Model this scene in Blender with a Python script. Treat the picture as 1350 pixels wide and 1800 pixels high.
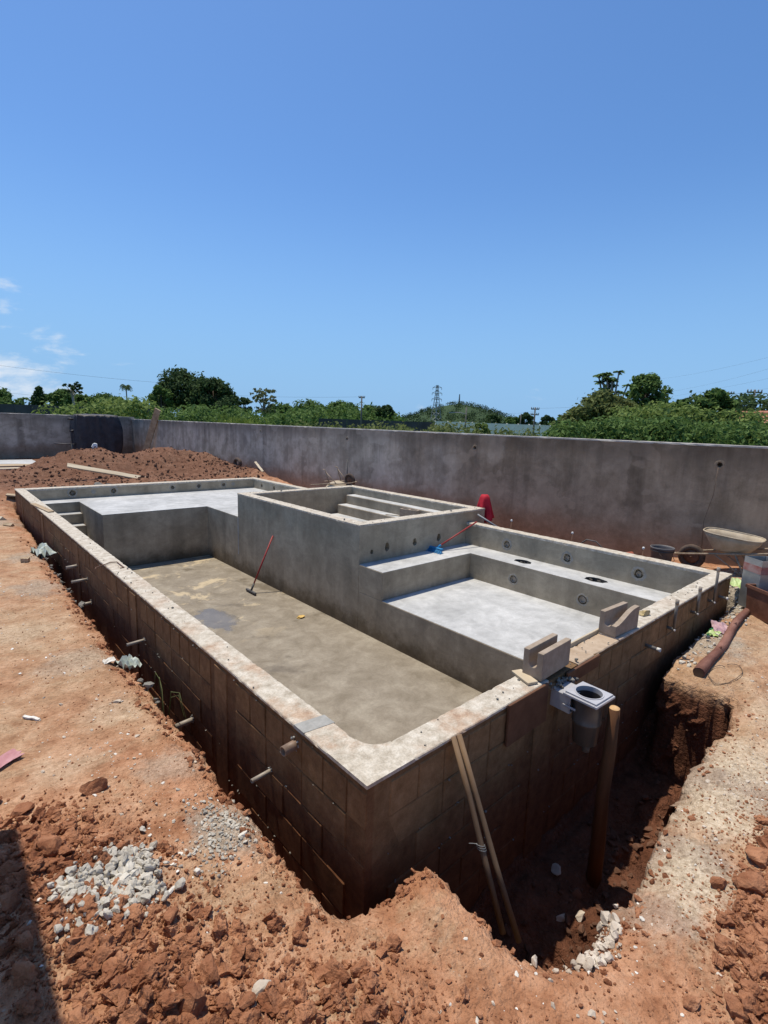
import bpy, bmesh, math, random
import numpy as np
from mathutils import Vector, Matrix, noise as mnoise

# ------------------------------------------------------------------ reset
for o in list(bpy.data.objects):
    bpy.data.objects.remove(o)
scene = bpy.context.scene
COL = scene.collection
RAD = math.radians

# ------------------------------------------------------------------ camera
CAM = Vector((-1.389, -1.589, 1.65))
FPX = 893.13
_p, _r, _y = RAD(9.703), RAD(1.885), RAD(42.139)
FW = Vector((math.sin(_y) * math.cos(_p), math.cos(_y) * math.cos(_p), -math.sin(_p)))
_r0 = Vector((math.cos(_y), -math.sin(_y), 0))
_u0 = _r0.cross(FW)
RT = _r0 * math.cos(_r) + _u0 * math.sin(_r)
UP = -_r0 * math.sin(_r) + _u0 * math.cos(_r)
cd = bpy.data.cameras.new('camera')
cd.sensor_fit = 'HORIZONTAL'
cd.sensor_width = 27.0
cd.lens = FPX / 1350 * 27.0
cd.clip_start = 0.05
cd.clip_end = 4000
cam = bpy.data.objects.new('camera', cd)
COL.objects.link(cam)
cam.matrix_world = Matrix(((RT.x, UP.x, -FW.x, CAM.x), (RT.y, UP.y, -FW.y, CAM.y), (RT.z, UP.z, -FW.z, CAM.z), (0, 0, 0, 1)))
scene.camera = cam

# ------------------------------------------------------------------ world, sun, exposure
SUN_TX, SUN_TY = -0.015, 0.28          # horizontal offset of the sun per unit of height
sdir = Vector((SUN_TX, SUN_TY, 1)).normalized()
s_el = math.asin(sdir.z)
s_az = math.atan2(sdir.x, sdir.y)
world = bpy.data.worlds.new('World')
scene.world = world
world.use_nodes = True
wn = world.node_tree
for n in list(wn.nodes):
    wn.nodes.remove(n)


def wnode(t, **k):
    n = wn.nodes.new(t)
    for a, b in k.items():
        setattr(n, a, b)
    return n


w_out = wnode('ShaderNodeOutputWorld')
w_bg = wnode('ShaderNodeBackground')
w_sky = wnode('ShaderNodeTexSky', sky_type='NISHITA', sun_disc=False)
w_sky.sun_elevation = s_el
w_sky.sun_rotation = s_az
w_sky.altitude = 10
w_sky.air_density = 1.0
w_sky.dust_density = 0.6
w_sky.ozone_density = 2.0
w_bg.inputs['Strength'].default_value = 0.125
wn.links.new(w_bg.outputs[0], w_out.inputs[0])
# sky colour grading towards a deeper blue (same over the whole dome)
w_hsv = wnode('ShaderNodeHueSaturation')
w_hsv.inputs['Hue'].default_value = 0.5
w_hsv.inputs['Saturation'].default_value = 1.08
w_hsv.inputs['Value'].default_value = 1.0
wn.links.new(w_sky.outputs[0], w_hsv.inputs['Color'])
# low clouds: noise over the sky direction, only near the horizon
w_tc = wnode('ShaderNodeTexCoord')
w_sep = wnode('ShaderNodeSeparateXYZ')
wn.links.new(w_tc.outputs['Generated'], w_sep.inputs[0])
w_map = wnode('ShaderNodeMapping')
w_map.inputs['Scale'].default_value = (1.0, 1.0, 2.6)
w_map.inputs['Location'].default_value = (0.0, 0.0, 0.0)
wn.links.new(w_tc.outputs['Generated'], w_map.inputs[0])
w_n = wnode('ShaderNodeTexNoise')
w_n.inputs['Scale'].default_value = 4.6
w_n.inputs['Detail'].default_value = 9
w_n.inputs['Roughness'].default_value = 0.62
w_n.inputs['Distortion'].default_value = 0.25
wn.links.new(w_map.outputs[0], w_n.inputs['Vector'])
w_el = wnode('ShaderNodeMapRange', interpolation_type='SMOOTHSTEP')
w_el.inputs['From Min'].default_value = 0.0
w_el.inputs['From Max'].default_value = 0.30
w_el.inputs['To Min'].default_value = 0.16
w_el.inputs['To Max'].default_value = -0.12
wn.links.new(w_sep.outputs['Z'], w_el.inputs['Value'])
w_add = wnode('ShaderNodeMath', operation='ADD')
wn.links.new(w_n.outputs['Fac'], w_add.inputs[0])
wn.links.new(w_el.outputs[0], w_add.inputs[1])
# clouds gather over the mountains to the north-west, thin out elsewhere
w_dir = wnode('ShaderNodeVectorMath', operation='DOT_PRODUCT')
w_dir.inputs[1].default_value = (-0.02, 0.995, 0.1)
wn.links.new(w_tc.outputs['Generated'], w_dir.inputs[0])
w_dm = wnode('ShaderNodeMapRange', interpolation_type='SMOOTHSTEP')
w_dm.inputs['From Min'].default_value = 0.935
w_dm.inputs['From Max'].default_value = 1.0
w_dm.inputs['To Min'].default_value = -0.15
w_dm.inputs['To Max'].default_value = 0.03
wn.links.new(w_dir.outputs['Value'], w_dm.inputs['Value'])
w_add2 = wnode('ShaderNodeMath', operation='ADD')
wn.links.new(w_add.outputs[0], w_add2.inputs[0])
wn.links.new(w_dm.outputs[0], w_add2.inputs[1])
w_cr = wnode('ShaderNodeMapRange', interpolation_type='SMOOTHSTEP')
w_cr.inputs['From Min'].default_value = 0.60
w_cr.inputs['From Max'].default_value = 0.76
w_cr.inputs['To Max'].default_value = 0.8
wn.links.new(w_add2.outputs[0], w_cr.inputs['Value'])
w_mix = wnode('ShaderNodeMix', data_type='RGBA')
wn.links.new(w_cr.outputs[0], w_mix.inputs['Factor'])
w_gain = wnode('ShaderNodeMix', data_type='RGBA', blend_type='MULTIPLY')
w_gain.inputs['Factor'].default_value = 1.0
w_gain.inputs['B'].default_value = (0.775, 1.01, 1.24, 1)
wn.links.new(w_hsv.outputs[0], w_gain.inputs['A'])
# clear maritime air: the horizon stays pale blue all round
w_hz = wnode('ShaderNodeMapRange', interpolation_type='SMOOTHSTEP')
w_hz.inputs['From Min'].default_value = 0.0
w_hz.inputs['From Max'].default_value = 0.42
w_hz.inputs['To Min'].default_value = 0.9
w_hz.inputs['To Max'].default_value = 0.0
wn.links.new(w_sep.outputs['Z'], w_hz.inputs['Value'])
w_hm = wnode('ShaderNodeMix', data_type='RGBA')
w_hm.inputs['B'].default_value = (2.12, 3.95, 6.55, 1)
wn.links.new(w_hz.outputs[0], w_hm.inputs['Factor'])
wn.links.new(w_gain.outputs['Result'], w_hm.inputs['A'])
wn.links.new(w_hm.outputs['Result'], w_mix.inputs['A'])
w_mix.inputs['B'].default_value = (6.6, 7.0, 7.5, 1)
wn.links.new(w_mix.outputs['Result'], w_bg.inputs['Color'])

sl = bpy.data.lights.new('sun', 'SUN')
sl.energy = 4.8
sl.angle = RAD(0.55)
sl.color = (1.0, 0.905, 0.755)
sun = bpy.data.objects.new('sun', sl)
COL.objects.link(sun)
sun.rotation_euler = sdir.to_track_quat('Z', 'Y').to_euler()
sun.location = (0, 10, 30)

vs = scene.view_settings
vs.view_transform = 'Standard'
vs.look = 'None'
vs.exposure = 0.0
vs.gamma = 1.0
vs.use_curve_mapping = False
scene.render.engine = 'CYCLES'


# ------------------------------------------------------------------ placement helper: a real point at depth D
def P(px, py, D):
    return CAM + (FW + RT * ((px - 675) / FPX) + UP * ((900 - py) / FPX)) * D


# ------------------------------------------------------------------ numpy noise
def _hash(ix, iy, s):
    h = (ix.astype(np.int64) * 374761393 + iy.astype(np.int64) * 668265263 + s * 974634541) & 0x7fffffff
    h = ((h ^ (h >> 13)) * 1274126177) & 0x7fffffff
    return ((h ^ (h >> 16)) & 0xffff) / 65535.0


def vnoise(x, y, s=0):
    ix, iy = np.floor(x), np.floor(y)
    fx, fy = x - ix, y - iy
    fx = fx * fx * (3 - 2 * fx)
    fy = fy * fy * (3 - 2 * fy)
    a, b = _hash(ix, iy, s), _hash(ix + 1, iy, s)
    c, d = _hash(ix, iy + 1, s), _hash(ix + 1, iy + 1, s)
    return (a + (b - a) * fx) * (1 - fy) + (c + (d - c) * fx) * fy - 0.5


def fbm(x, y, s=0, o=4):
    r, a = 0, 1.0
    for k in range(o):
        r = r + a * vnoise(x, y, s + k * 17)
        x, y, a = x * 2.03 + 3.1, y * 2.03 + 1.7, a * 0.5
    return r


def sstep(a, b, x):
    t = np.clip((x - a) / (b - a), 0, 1)
    return t * t * (3 - 2 * t)


# ------------------------------------------------------------------ materials
MATS = {}


class NT:
    def __init__(self, name):
        self.m = bpy.data.materials.new(name)
        self.m.use_nodes = True
        self.t = self.m.node_tree
        self.b = self.t.nodes['Principled BSDF']
        self.b.inputs['Specular IOR Level'].default_value = 0.25
        self.tc = self.n('ShaderNodeTexCoord')
        self.world = False          # True: noise runs in world space, so shared meshes do not repeat
        MATS[name] = self.m

    def n(self, t, **k):
        x = self.t.nodes.new(t)
        for a, b in k.items():
            setattr(x, a, b)
        return x

    def l(self, a, b):
        self.t.links.new(a, b)

    def noise(self, scale, detail=6, rough=0.6, stretch=None, coord='Object', dist=0.0, off=0.0):
        src = self.tc.outputs[coord]
        if self.world:
            src = self.n('ShaderNodeNewGeometry').outputs['Position']
        mp = self.n('ShaderNodeMapping')
        mp.inputs['Scale'].default_value = stretch or (1, 1, 1)
        mp.inputs['Location'].default_value = (off, off * 0.7, off * 1.3)
        self.l(src, mp.inputs[0])
        x = self.n('ShaderNodeTexNoise')
        x.inputs['Scale'].default_value = scale
        x.inputs['Detail'].default_value = detail
        x.inputs['Roughness'].default_value = rough
        x.inputs['Distortion'].default_value = dist
        self.l(mp.outputs[0], x.inputs['Vector'])
        return x.outputs['Fac']

    def ramp(self, fac, stops):
        r = self.n('ShaderNodeValToRGB')
        e = r.color_ramp.elements
        while len(e) < len(stops):
            e.new(0.5)
        for k, (p, c) in enumerate(stops):
            e[k].position = p
            e[k].color = (c[0], c[1], c[2], 1) if not isinstance(c, (int, float)) else (c, c, c, 1)
        self.l(fac, r.inputs[0])
        return r.outputs[0]

    def mix(self, fac, a, b, mode='MIX'):
        x = self.n('ShaderNodeMix', data_type='RGBA', blend_type=mode)
        for sock, v in ((x.inputs['Factor'], fac), (x.inputs['A'], a), (x.inputs['B'], b)):
            if isinstance(v, (int, float)):
                sock.default_value = v if sock.type == 'VALUE' else (v, v, v, 1)
            elif isinstance(v, tuple):
                sock.default_value = (v[0], v[1], v[2], 1)
            else:
                self.l(v, sock)
        return x.outputs['Result']

    def math(self, op, a, b=None, clamp=False):
        x = self.n('ShaderNodeMath', operation=op, use_clamp=clamp)
        for sock, v in ((x.inputs[0], a), (x.inputs[1], b)):
            if v is None:
                continue
            if isinstance(v, (int, float)):
                sock.default_value = v
            else:
                self.l(v, sock)
        return x.outputs[0]

    def mr(self, v, a, b, c=0.0, d=1.0):
        x = self.n('ShaderNodeMapRange', interpolation_type='SMOOTHSTEP')
        self.l(v, x.inputs['Value'])
        for k, q in (('From Min', a), ('From Max', b), ('To Min', c), ('To Max', d)):
            x.inputs[k].default_value = q
        return x.outputs[0]

    def xyz(self, coord='Object'):
        s = self.n('ShaderNodeSeparateXYZ')
        self.l(self.tc.outputs[coord], s.inputs[0])
        return s.outputs['X'], s.outputs['Y'], s.outputs['Z']

    def wpos(self):
        g = self.n('ShaderNodeNewGeometry')
        s = self.n('ShaderNodeSeparateXYZ')
        self.l(g.outputs['Position'], s.inputs[0])
        return s.outputs['X'], s.outputs['Y'], s.outputs['Z']

    def col(self, c):
        if isinstance(c, tuple):
            self.b.inputs['Base Color'].default_value = (c[0], c[1], c[2], 1)
        else:
            self.l(c, self.b.inputs['Base Color'])

    def rough(self, r):
        if isinstance(r, (int, float)):
            self.b.inputs['Roughness'].default_value = r
        else:
            self.l(r, self.b.inputs['Roughness'])

    def bump(self, h, strength=0.4, dist=0.01):
        x = self.n('ShaderNodeBump')
        x.inputs['Strength'].default_value = strength
        x.inputs['Distance'].default_value = dist
        self.l(h, x.inputs['Height'])
        self.l(x.outputs[0], self.b.inputs['Normal'])


def simple(name, c1, c2, scale=8, rough=0.85, bump=0.3, bdist=0.004, bscale=None, stretch=None, mid=0.5, spread=0.16, c3=None, metal=0.0, spec=0.25, world=False):
    m = NT(name)
    m.world = world
    f = m.noise(scale, 7, 0.65, stretch)
    st = [(mid - spread, c1), (mid + spread, c2)]
    if c3:
        st.append((min(mid + spread * 2, 1), c3))
    m.col(m.ramp(f, st))
    m.rough(rough)
    m.b.inputs['Metallic'].default_value = metal
    m.b.inputs['Specular IOR Level'].default_value = spec
    if bump:
        m.bump(m.noise(bscale or scale * 5, 6, 0.7, stretch), bump, bdist)
    return m


def plaster(name, c1, c2, streak=0.5, wet=None, bump=0.25, rough=0.85, spots=None):
    """grey cement render: cloudy trowel patches, vertical streaks, optional damp band at the foot"""
    m = NT(name)
    big = m.noise(1.3, 5, 0.6)
    mid = m.noise(5.0, 7, 0.65, off=3)
    col = m.ramp(big, [(0.34, c1), (0.66, c2)])
    col = m.mix(0.62, col, m.ramp(mid, [(0.3, 0.55), (0.5, 0.82), (0.7, 1.0)]), 'MULTIPLY')
    tw = m.noise(2.3, 4, 0.5, (1, 1, 1.8), off=19, dist=1.6)
    col = m.mix(0.35, col, m.ramp(tw, [(0.44, 0.74), (0.47, 0.95), (0.53, 1.0), (0.56, 0.84)]), 'MULTIPLY')
    st = m.noise(3.0, 6, 0.6, (1, 1, 0.10), off=7)
    col = m.mix(streak, col, m.ramp(st, [(0.36, 0.62), (0.56, 1.0)]), 'MULTIPLY')
    fine = m.noise(60, 4, 0.7)
    col = m.mix(0.35, col, m.ramp(fine, [(0.35, 0.7), (0.6, 1.0)]), 'MULTIPLY')
    if wet:
        z0, z1, wc = wet
        x, y, z = m.wpos()
        zz = m.math('ADD', z, m.math('MULTIPLY', m.math('SUBTRACT', m.noise(2.2, 6, 0.7, off=11), 0.5), 0.75))
        k = m.mr(zz, z0, z1, 1.0, 0.0)
        col = m.mix(k, col, m.mix(1.0, col, wc, 'MULTIPLY'))
    m.col(col)
    m.rough(rough)
    m.bump(m.math('ADD', m.math('MULTIPLY', mid, 0.7), m.math('MULTIPLY', fine, 0.5)), bump, 0.006)
    return m


# --- soil: red laterite, pale dusty tracks, grey cement spill, grass beyond the boundary walls
def soil_material():
    m = NT('soil')
    x, y, z = m.wpos()
    n1 = m.noise(0.9, 8, 0.62)
    n2 = m.noise(5.5, 8, 0.7, off=5)
    n3 = m.noise(34, 5, 0.75, off=9)
    red = m.ramp(n2, [(0.28, (0.23, 0.092, 0.045)), (0.46, (0.42, 0.205, 0.112)), (0.62, (0.55, 0.305, 0.185)), (0.8, (0.64, 0.41, 0.265))])
    dust = m.ramp(n2, [(0.3, (0.31, 0.185, 0.104)), (0.5, (0.46, 0.305, 0.187)), (0.72, (0.63, 0.48, 0.325))])
    # pale trampled strip along the pool's left side and on the right of the pit
    lx = m.math('MULTIPLY', m.mr(y, 0.5, 2.2), m.mr(x, -0.15, -0.5))
    lx = m.math('MULTIPLY', lx, m.mr(y, 13.5, 10.0))
    rx = m.math('MULTIPLY', m.mr(x, 0.85, 1.6), m.mr(y, 0.3, -0.2))
    tr = m.math('MAXIMUM', lx, rx)
    k = m.math('ADD', m.math('ADD', m.math('MULTIPLY', tr, 0.70), -0.02), m.math('MULTIPLY', m.math('SUBTRACT', n1, 0.5), 2.4), True)
    n4 = m.noise(2.4, 7, 0.7, off=17, dist=0.6)
    col = m.mix(k, red, dust)
    col = m.mix(m.mr(n4, 0.50, 0.66, 0.0, 0.55), col, m.ramp(n3, [(0.35, (0.35, 0.235, 0.14)), (0.65, (0.56, 0.42, 0.28))]))
    col = m.mix(m.mr(n4, 0.42, 0.30, 0.0, 0.5), col, m.ramp(n3, [(0.35, (0.20, 0.095, 0.055)), (0.65, (0.33, 0.17, 0.10))]))
    # grey cement spill beside the trench and around the right-hand rim
    def spill(cx, cy, r, amt, soft=0.35):
        dx, dy = m.math('SUBTRACT', x, cx), m.math('SUBTRACT', y, cy)
        d = m.math('SQRT', m.math('ADD', m.math('MULTIPLY', dx, dx), m.math('MULTIPLY', dy, dy)))
        d = m.math('ADD', d, m.math('MULTIPLY', m.math('SUBTRACT', m.noise(4.5, 7, 0.72, off=cx * 3.3), 0.5), r * 2.2))
        return m.math('MULTIPLY', m.mr(d, r, r * soft), amt)
    for cx, cy, r, a in ((-0.40, 0.62, 0.26, 0.8), (-0.43, 1.30, 0.24, 0.45), (-0.95, 0.62, 0.30, 0.55), (1.25, -0.96, 0.36, 0.7), (2.1, -1.0, 0.6, 0.6),
                         (0.86, -1.02, 0.22, 0.5), (5.9, 0.0, 0.6, 0.85), (4.3, -0.15, 0.55, 0.7), (-0.6, 3.2, 0.35, 0.35), (-0.5, 5.6, 0.45, 0.5),
                         (-0.35, 7.4, 0.5, 0.5), (-0.6, 10.6, 0.9, 0.5)):
        col = m.mix(spill(cx, cy, r, a), col, m.ramp(n3, [(0.3, (0.22, 0.195, 0.155)), (0.55, (0.40, 0.36, 0.295)), (0.75, (0.60, 0.55, 0.47))]))
    # lime dust trodden into the right-hand rim
    for cx, cy, r, a in ((1.15, -0.98, 0.30, 0.9), (1.75, -0.95, 0.36, 0.95), (2.5, -0.98, 0.42, 0.85), (3.3, -1.0, 0.4, 0.6), (-0.55, 2.2, 0.3, 0.4), (-0.95, 1.7, 0.25, 0.4), (-0.9, 4.2, 0.4, 0.4)):
        col = m.mix(spill(cx, cy, r, a * 0.85, 0.25), col, m.ramp(n3, [(0.3, (0.42, 0.315, 0.205)), (0.5, (0.60, 0.49, 0.35)), (0.72, (0.78, 0.68, 0.53))]))
    # excavation below the rim: red clay with the pit's shade put into its colour
    g = m.n('ShaderNodeNewGeometry')
    s2 = m.n('ShaderNodeSeparateXYZ')
    m.l(g.outputs['True Normal'], s2.inputs[0])
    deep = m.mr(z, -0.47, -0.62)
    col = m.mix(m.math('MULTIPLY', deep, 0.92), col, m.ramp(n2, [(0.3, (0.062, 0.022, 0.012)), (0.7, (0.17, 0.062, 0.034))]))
    # far heap: brown-red
    hp = m.mr(y, 11.5, 14)
    col = m.mix(m.math('MULTIPLY', hp, 0.85), col, m.ramp(n2, [(0.3, (0.095, 0.046, 0.029)), (0.55, (0.175, 0.088, 0.056)), (0.75, (0.25, 0.14, 0.093))]))
    # speckle of tiny pale stones
    v = m.n('ShaderNodeTexVoronoi', feature='F1')
    v.inputs['Scale'].default_value = 26
    m.l(m.tc.outputs['Object'], v.inputs['Vector'])
    sp = m.math('MULTIPLY', m.mr(v.outputs['Distance'], 0.20, 0.10), m.mr(n1, 0.48, 0.62))
    col = m.mix(m.math('MULTIPLY', sp, 0.55), col, (0.50, 0.42, 0.33))
    col = m.mix(0.6, col, m.ramp(n3, [(0.3, 0.5), (0.5, 0.85), (0.68, 1.0)]), 'MULTIPLY')
    # grass outside the walls
    out = m.math('MAXIMUM', m.mr(x, 7.25, 7.5), m.mr(y, 28.95, 29.2))
    col = m.mix(out, col, m.ramp(n1, [(0.35, (0.05, 0.09, 0.02)), (0.65, (0.11, 0.15, 0.035))]))
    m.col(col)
    m.rough(0.95)
    m.b.inputs['Specular IOR Level'].default_value = 0.12
    h = m.math('ADD', m.math('MULTIPLY', n2, 0.6), m.math('MULTIPLY', n3, 0.45))
    for sc_, k_ in ((34, 0.28), (85, 0.16)):
        v2 = m.n('ShaderNodeTexVoronoi', feature='F1')
        v2.inputs['Scale'].default_value = sc_
        wv = m.n('ShaderNodeVectorMath', operation='ADD')
        m.l(m.tc.outputs['Object'], wv.inputs[0])
        nz_ = m.n('ShaderNodeTexNoise')
        nz_.inputs['Scale'].default_value = sc_ * 0.6
        m.l(m.tc.outputs['Object'], nz_.inputs['Vector'])
        sc2 = m.n('ShaderNodeVectorMath', operation='SCALE')
        sc2.inputs['Scale'].default_value = 0.8 / sc_
        m.l(nz_.outputs['Color'], sc2.inputs[0])
        m.l(sc2.outputs[0], wv.inputs[1])
        m.l(wv.outputs[0], v2.inputs['Vector'])
        h = m.math('SUBTRACT', h, m.math('MULTIPLY', v2.outputs['Distance'], k_ * 2.0))
    m.bump(m.math('ADD', h, m.math('MULTIPLY', m.noise(110, 3, 0.7), 0.25)), 0.9, 0.022)


soil_material()
simple('clod', (0.23, 0.088, 0.042), (0.46, 0.222, 0.120), 5, 0.95, 0.9, 0.014, 70, c3=(0.66, 0.42, 0.27), world=True, spread=0.13)
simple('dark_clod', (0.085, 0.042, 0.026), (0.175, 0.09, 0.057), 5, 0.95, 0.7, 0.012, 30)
simple('rubble', (0.36, 0.335, 0.29), (0.58, 0.55, 0.485), 7, 0.92, 0.6, 0.008, 40, c3=(0.64, 0.62, 0.57))
simple('grey_rubble', (0.12, 0.115, 0.10), (0.27, 0.255, 0.23), 7, 0.92, 0.6, 0.008, 40)
simple('pale_stone', (0.38, 0.31, 0.24), (0.60, 0.54, 0.46), 6, 0.9, 0.6, 0.008, 30, c3=(0.40, 0.22, 0.14))
simple('white_chip', (0.52, 0.49, 0.43), (0.74, 0.72, 0.67), 9, 0.85, 0.3, 0.004)
plaster('plaster_wall', (0.425, 0.350, 0.245), (0.565, 0.475, 0.345), 0.5)
plaster('plaster_deep', (0.425, 0.350, 0.245), (0.565, 0.475, 0.345), 0.55, wet=(-1.40, -1.02, (0.42, 0.385, 0.33)))
plaster('plaster_light', (0.46, 0.465, 0.455), (0.61, 0.615, 0.605), 0.15, rough=0.75)


def deep_floor_material():
    m = NT('deep_floor')
    big = m.noise(0.85, 6, 0.6, off=2)
    mid = m.noise(3.4, 8, 0.68, dist=0.4)
    fine = m.noise(45, 4, 0.7)
    col = m.ramp(mid, [(0.28, (0.17, 0.140, 0.098)), (0.5, (0.245, 0.208, 0.156)), (0.70, (0.33, 0.29, 0.225))])
    x, y, z = m.wpos()
    # sandy sediment where water has dried
    sed = m.math('MULTIPLY', m.mr(m.noise(1.1, 6, 0.7, (1, 1, 1), off=21, dist=0.8), 0.545, 0.62), m.mr(y, 4.2, 6.0))
    col = m.mix(m.math('MULTIPLY', sed, 0.8), col, (0.52, 0.42, 0.27))
    wet = m.math('MULTIPLY', m.mr(big, 0.43, 0.37), 1.0)
    col = m.mix(m.math('MULTIPLY', wet, 0.5), col, (0.125, 0.10, 0.068))
    col = m.mix(0.4, col, m.ramp(fine, [(0.35, 0.65), (0.6, 1.0)]), 'MULTIPLY')
    dx, dy = m.math('SUBTRACT', x, 1.75), m.math('SUBTRACT', y, 5.6)
    pd = m.math('SQRT', m.math('ADD', m.math('MULTIPLY', m.math('MULTIPLY', dx, dx), 2.2), m.math('MULTIPLY', m.math('MULTIPLY', dy, dy), 0.5)))
    pd = m.math('ADD', pd, m.math('MULTIPLY', m.math('SUBTRACT', m.noise(2.0, 6, 0.65, off=31), 0.5), 1.1))
    pud = m.mr(pd, 0.45, 0.33)
    col = m.mix(m.math('MULTIPLY', pud, 0.55), col, (0.13, 0.115, 0.09))
    m.col(col)
    rg = m.mix(pud, m.mix(wet, (0.8, 0.8, 0.8), (0.42, 0.42, 0.42)), (0.08, 0.08, 0.08))
    m.rough(rg)
    m.b.inputs['Specular IOR Level'].default_value = 0.4
    m.bump(m.math('ADD', mid, m.math('MULTIPLY', fine, 0.3)), 0.15, 0.006)


deep_floor_material()


def coping_material():
    m = NT('coping')
    n1 = m.noise(2.1, 7, 0.65)
    n2 = m.noise(16, 6, 0.7, off=4)
    n3 = m.noise(90, 3, 0.7)
    col = m.ramp(n2, [(0.3, (0.33, 0.285, 0.22)), (0.5, (0.50, 0.45, 0.37)), (0.7, (0.66, 0.62, 0.54))])
    x, y, z = m.wpos()
    near = m.mr(m.math('ADD', x, y), 5.5, 0.5)
    k = m.math('MULTIPLY', m.mr(n1, 0.46, 0.62), m.math('ADD', m.math('MULTIPLY', near, 0.75), 0.08))
    col = m.mix(k, col, m.ramp(n2, [(0.35, (0.34, 0.20, 0.125)), (0.65, (0.50, 0.37, 0.26))]))
    col = m.mix(0.5, col, m.ramp(n3, [(0.33, 0.55), (0.55, 1.0)]), 'MULTIPLY')
    m.col(col)
    m.rough(0.9)
    m.bump(m.math('ADD', n2, m.math('MULTIPLY', n3, 0.6)), 0.5, 0.006)


coping_material()


def block_material(name, c1, c2, c3):
    m = NT(name)
    m.world = True
    n1 = m.noise(1.7, 6, 0.65)
    g = m.n('ShaderNodeObjectInfo')
    n2 = m.noise(13, 6, 0.7, off=2)
    fine = m.noise(120, 3, 0.7)
    col = m.ramp(n2, [(0.3, c1), (0.55, c2), (0.75, c3)])
    col = m.mix(0.5, col, m.ramp(g.outputs['Random'], [(0.0, 0.62), (1.0, 1.0)]), 'MULTIPLY')
    x, y, z = m.wpos()
    # clay splashed and smeared on the lower courses, deepened for the trench shade
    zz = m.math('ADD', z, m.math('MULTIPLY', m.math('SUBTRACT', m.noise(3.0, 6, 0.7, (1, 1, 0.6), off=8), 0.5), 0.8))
    # left outer face darkened: its weak bounce light is put into the colour
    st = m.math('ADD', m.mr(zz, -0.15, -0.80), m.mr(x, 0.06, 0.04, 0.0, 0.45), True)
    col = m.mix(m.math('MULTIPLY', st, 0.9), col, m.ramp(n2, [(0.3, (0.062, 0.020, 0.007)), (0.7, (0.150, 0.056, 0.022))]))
    col = m.mix(0.4, col, m.ramp(fine, [(0.35, 0.6), (0.6, 1.0)]), 'MULTIPLY')
    m.col(col)
    m.rough(0.93)
    m.bump(m.math('ADD', n2, m.math('MULTIPLY', fine, 0.7)), 0.55, 0.006)


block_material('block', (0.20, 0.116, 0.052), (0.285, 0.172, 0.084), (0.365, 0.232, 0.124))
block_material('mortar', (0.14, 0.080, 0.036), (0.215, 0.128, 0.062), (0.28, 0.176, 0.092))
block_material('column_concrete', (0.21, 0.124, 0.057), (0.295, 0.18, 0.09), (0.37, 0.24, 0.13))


def boundary_material():
    m = NT('boundary_render')
    n1 = m.noise(0.8, 6, 0.62)
    n2 = m.noise(2.0, 8, 0.68, off=3, dist=0.15)
    n3 = m.noise(9, 6, 0.7, off=6)
    x, y, z = m.wpos()
    col = m.ramp(n2, [(0.40, (0.39, 0.335, 0.262)), (0.50, (0.485, 0.42, 0.335)), (0.60, (0.60, 0.525, 0.425))])
    col = m.mix(0.5, col, m.ramp(n1, [(0.38, 0.72), (0.6, 1.0)]), 'MULTIPLY')
    # run stains from the top, concrete pillars and bay joints showing through the render
    st = m.noise(3.2, 7, 0.65, (1, 1, 0.06), off=2)
    col = m.mix(m.mr(z, -0.2, 1.5, 0.25, 0.7), col, m.ramp(st, [(0.40, 0.62), (0.54, 1.0)]), 'MULTIPLY')
    w = m.math('ADD', m.math('ADD', y, x), m.math('MULTIPLY', m.math('SUBTRACT', n2, 0.5), 0.25))
    md = m.math('ABSOLUTE', m.math('SUBTRACT', m.math('MODULO', m.math('ADD', w, 100.0), 2.45), 1.2))
    band = m.math('MULTIPLY', m.mr(md, 0.17, 0.10), m.mr(n1, 0.40, 0.56))
    col = m.mix(m.math('MULTIPLY', band, 0.75), col, m.mix(1.0, col, (0.66, 0.65, 0.64), 'MULTIPLY'))
    # lighter trowelled repairs
    pv = m.noise(1.1, 3, 0.5, (1, 1, 1.5), off=23)
    col = m.mix(m.mr(pv, 0.575, 0.60, 0.0, 0.4), col, (0.63, 0.55, 0.45))
    # the stretch behind the spa and the shallow end is darker and browner
    drk = m.mr(m.math('ADD', y, m.math('MULTIPLY', m.math('SUBTRACT', n1, 0.5), 9.0)), 9.0, 3.5)
    col = m.mix(m.math('MULTIPLY', drk, 0.85), col, m.mix(1.0, col, (0.67, 0.585, 0.49), 'MULTIPLY'))
    top = m.math('ADD', z, m.math('MULTIPLY', m.math('SUBTRACT', n2, 0.5), 0.8))
    col = m.mix(m.mr(top, 1.15, 1.42), col, m.mix(1.0, col, (0.70, 0.69, 0.68), 'MULTIPLY'))
    # clay splash along the foot, with a pale salt tide line
    zz = m.math('ADD', z, m.math('MULTIPLY', m.math('SUBTRACT', m.noise(1.4, 7, 0.65, off=13), 0.5), 0.9))
    col = m.mix(m.math('MULTIPLY', m.mr(zz, 0.34, -0.05), 0.65), col, m.ramp(n3, [(0.3, (0.20, 0.122, 0.072)), (0.7, (0.30, 0.19, 0.118))]))
    tide = m.math('MULTIPLY', m.mr(zz, 0.24, 0.29), m.mr(zz, 0.36, 0.31))
    tide = m.math('MULTIPLY', tide, m.mr(n1, 0.48, 0.60))
    col = m.mix(m.math('MULTIPLY', tide, 0.35), col, (0.42, 0.34, 0.25))
    col = m.mix(0.4, col, m.ramp(n3, [(0.3, 0.7), (0.65, 1.0)]), 'MULTIPLY')
    m.col(col)
    m.rough(0.92)
    m.bump(m.math('ADD', n3, n2), 0.35, 0.01)


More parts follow.
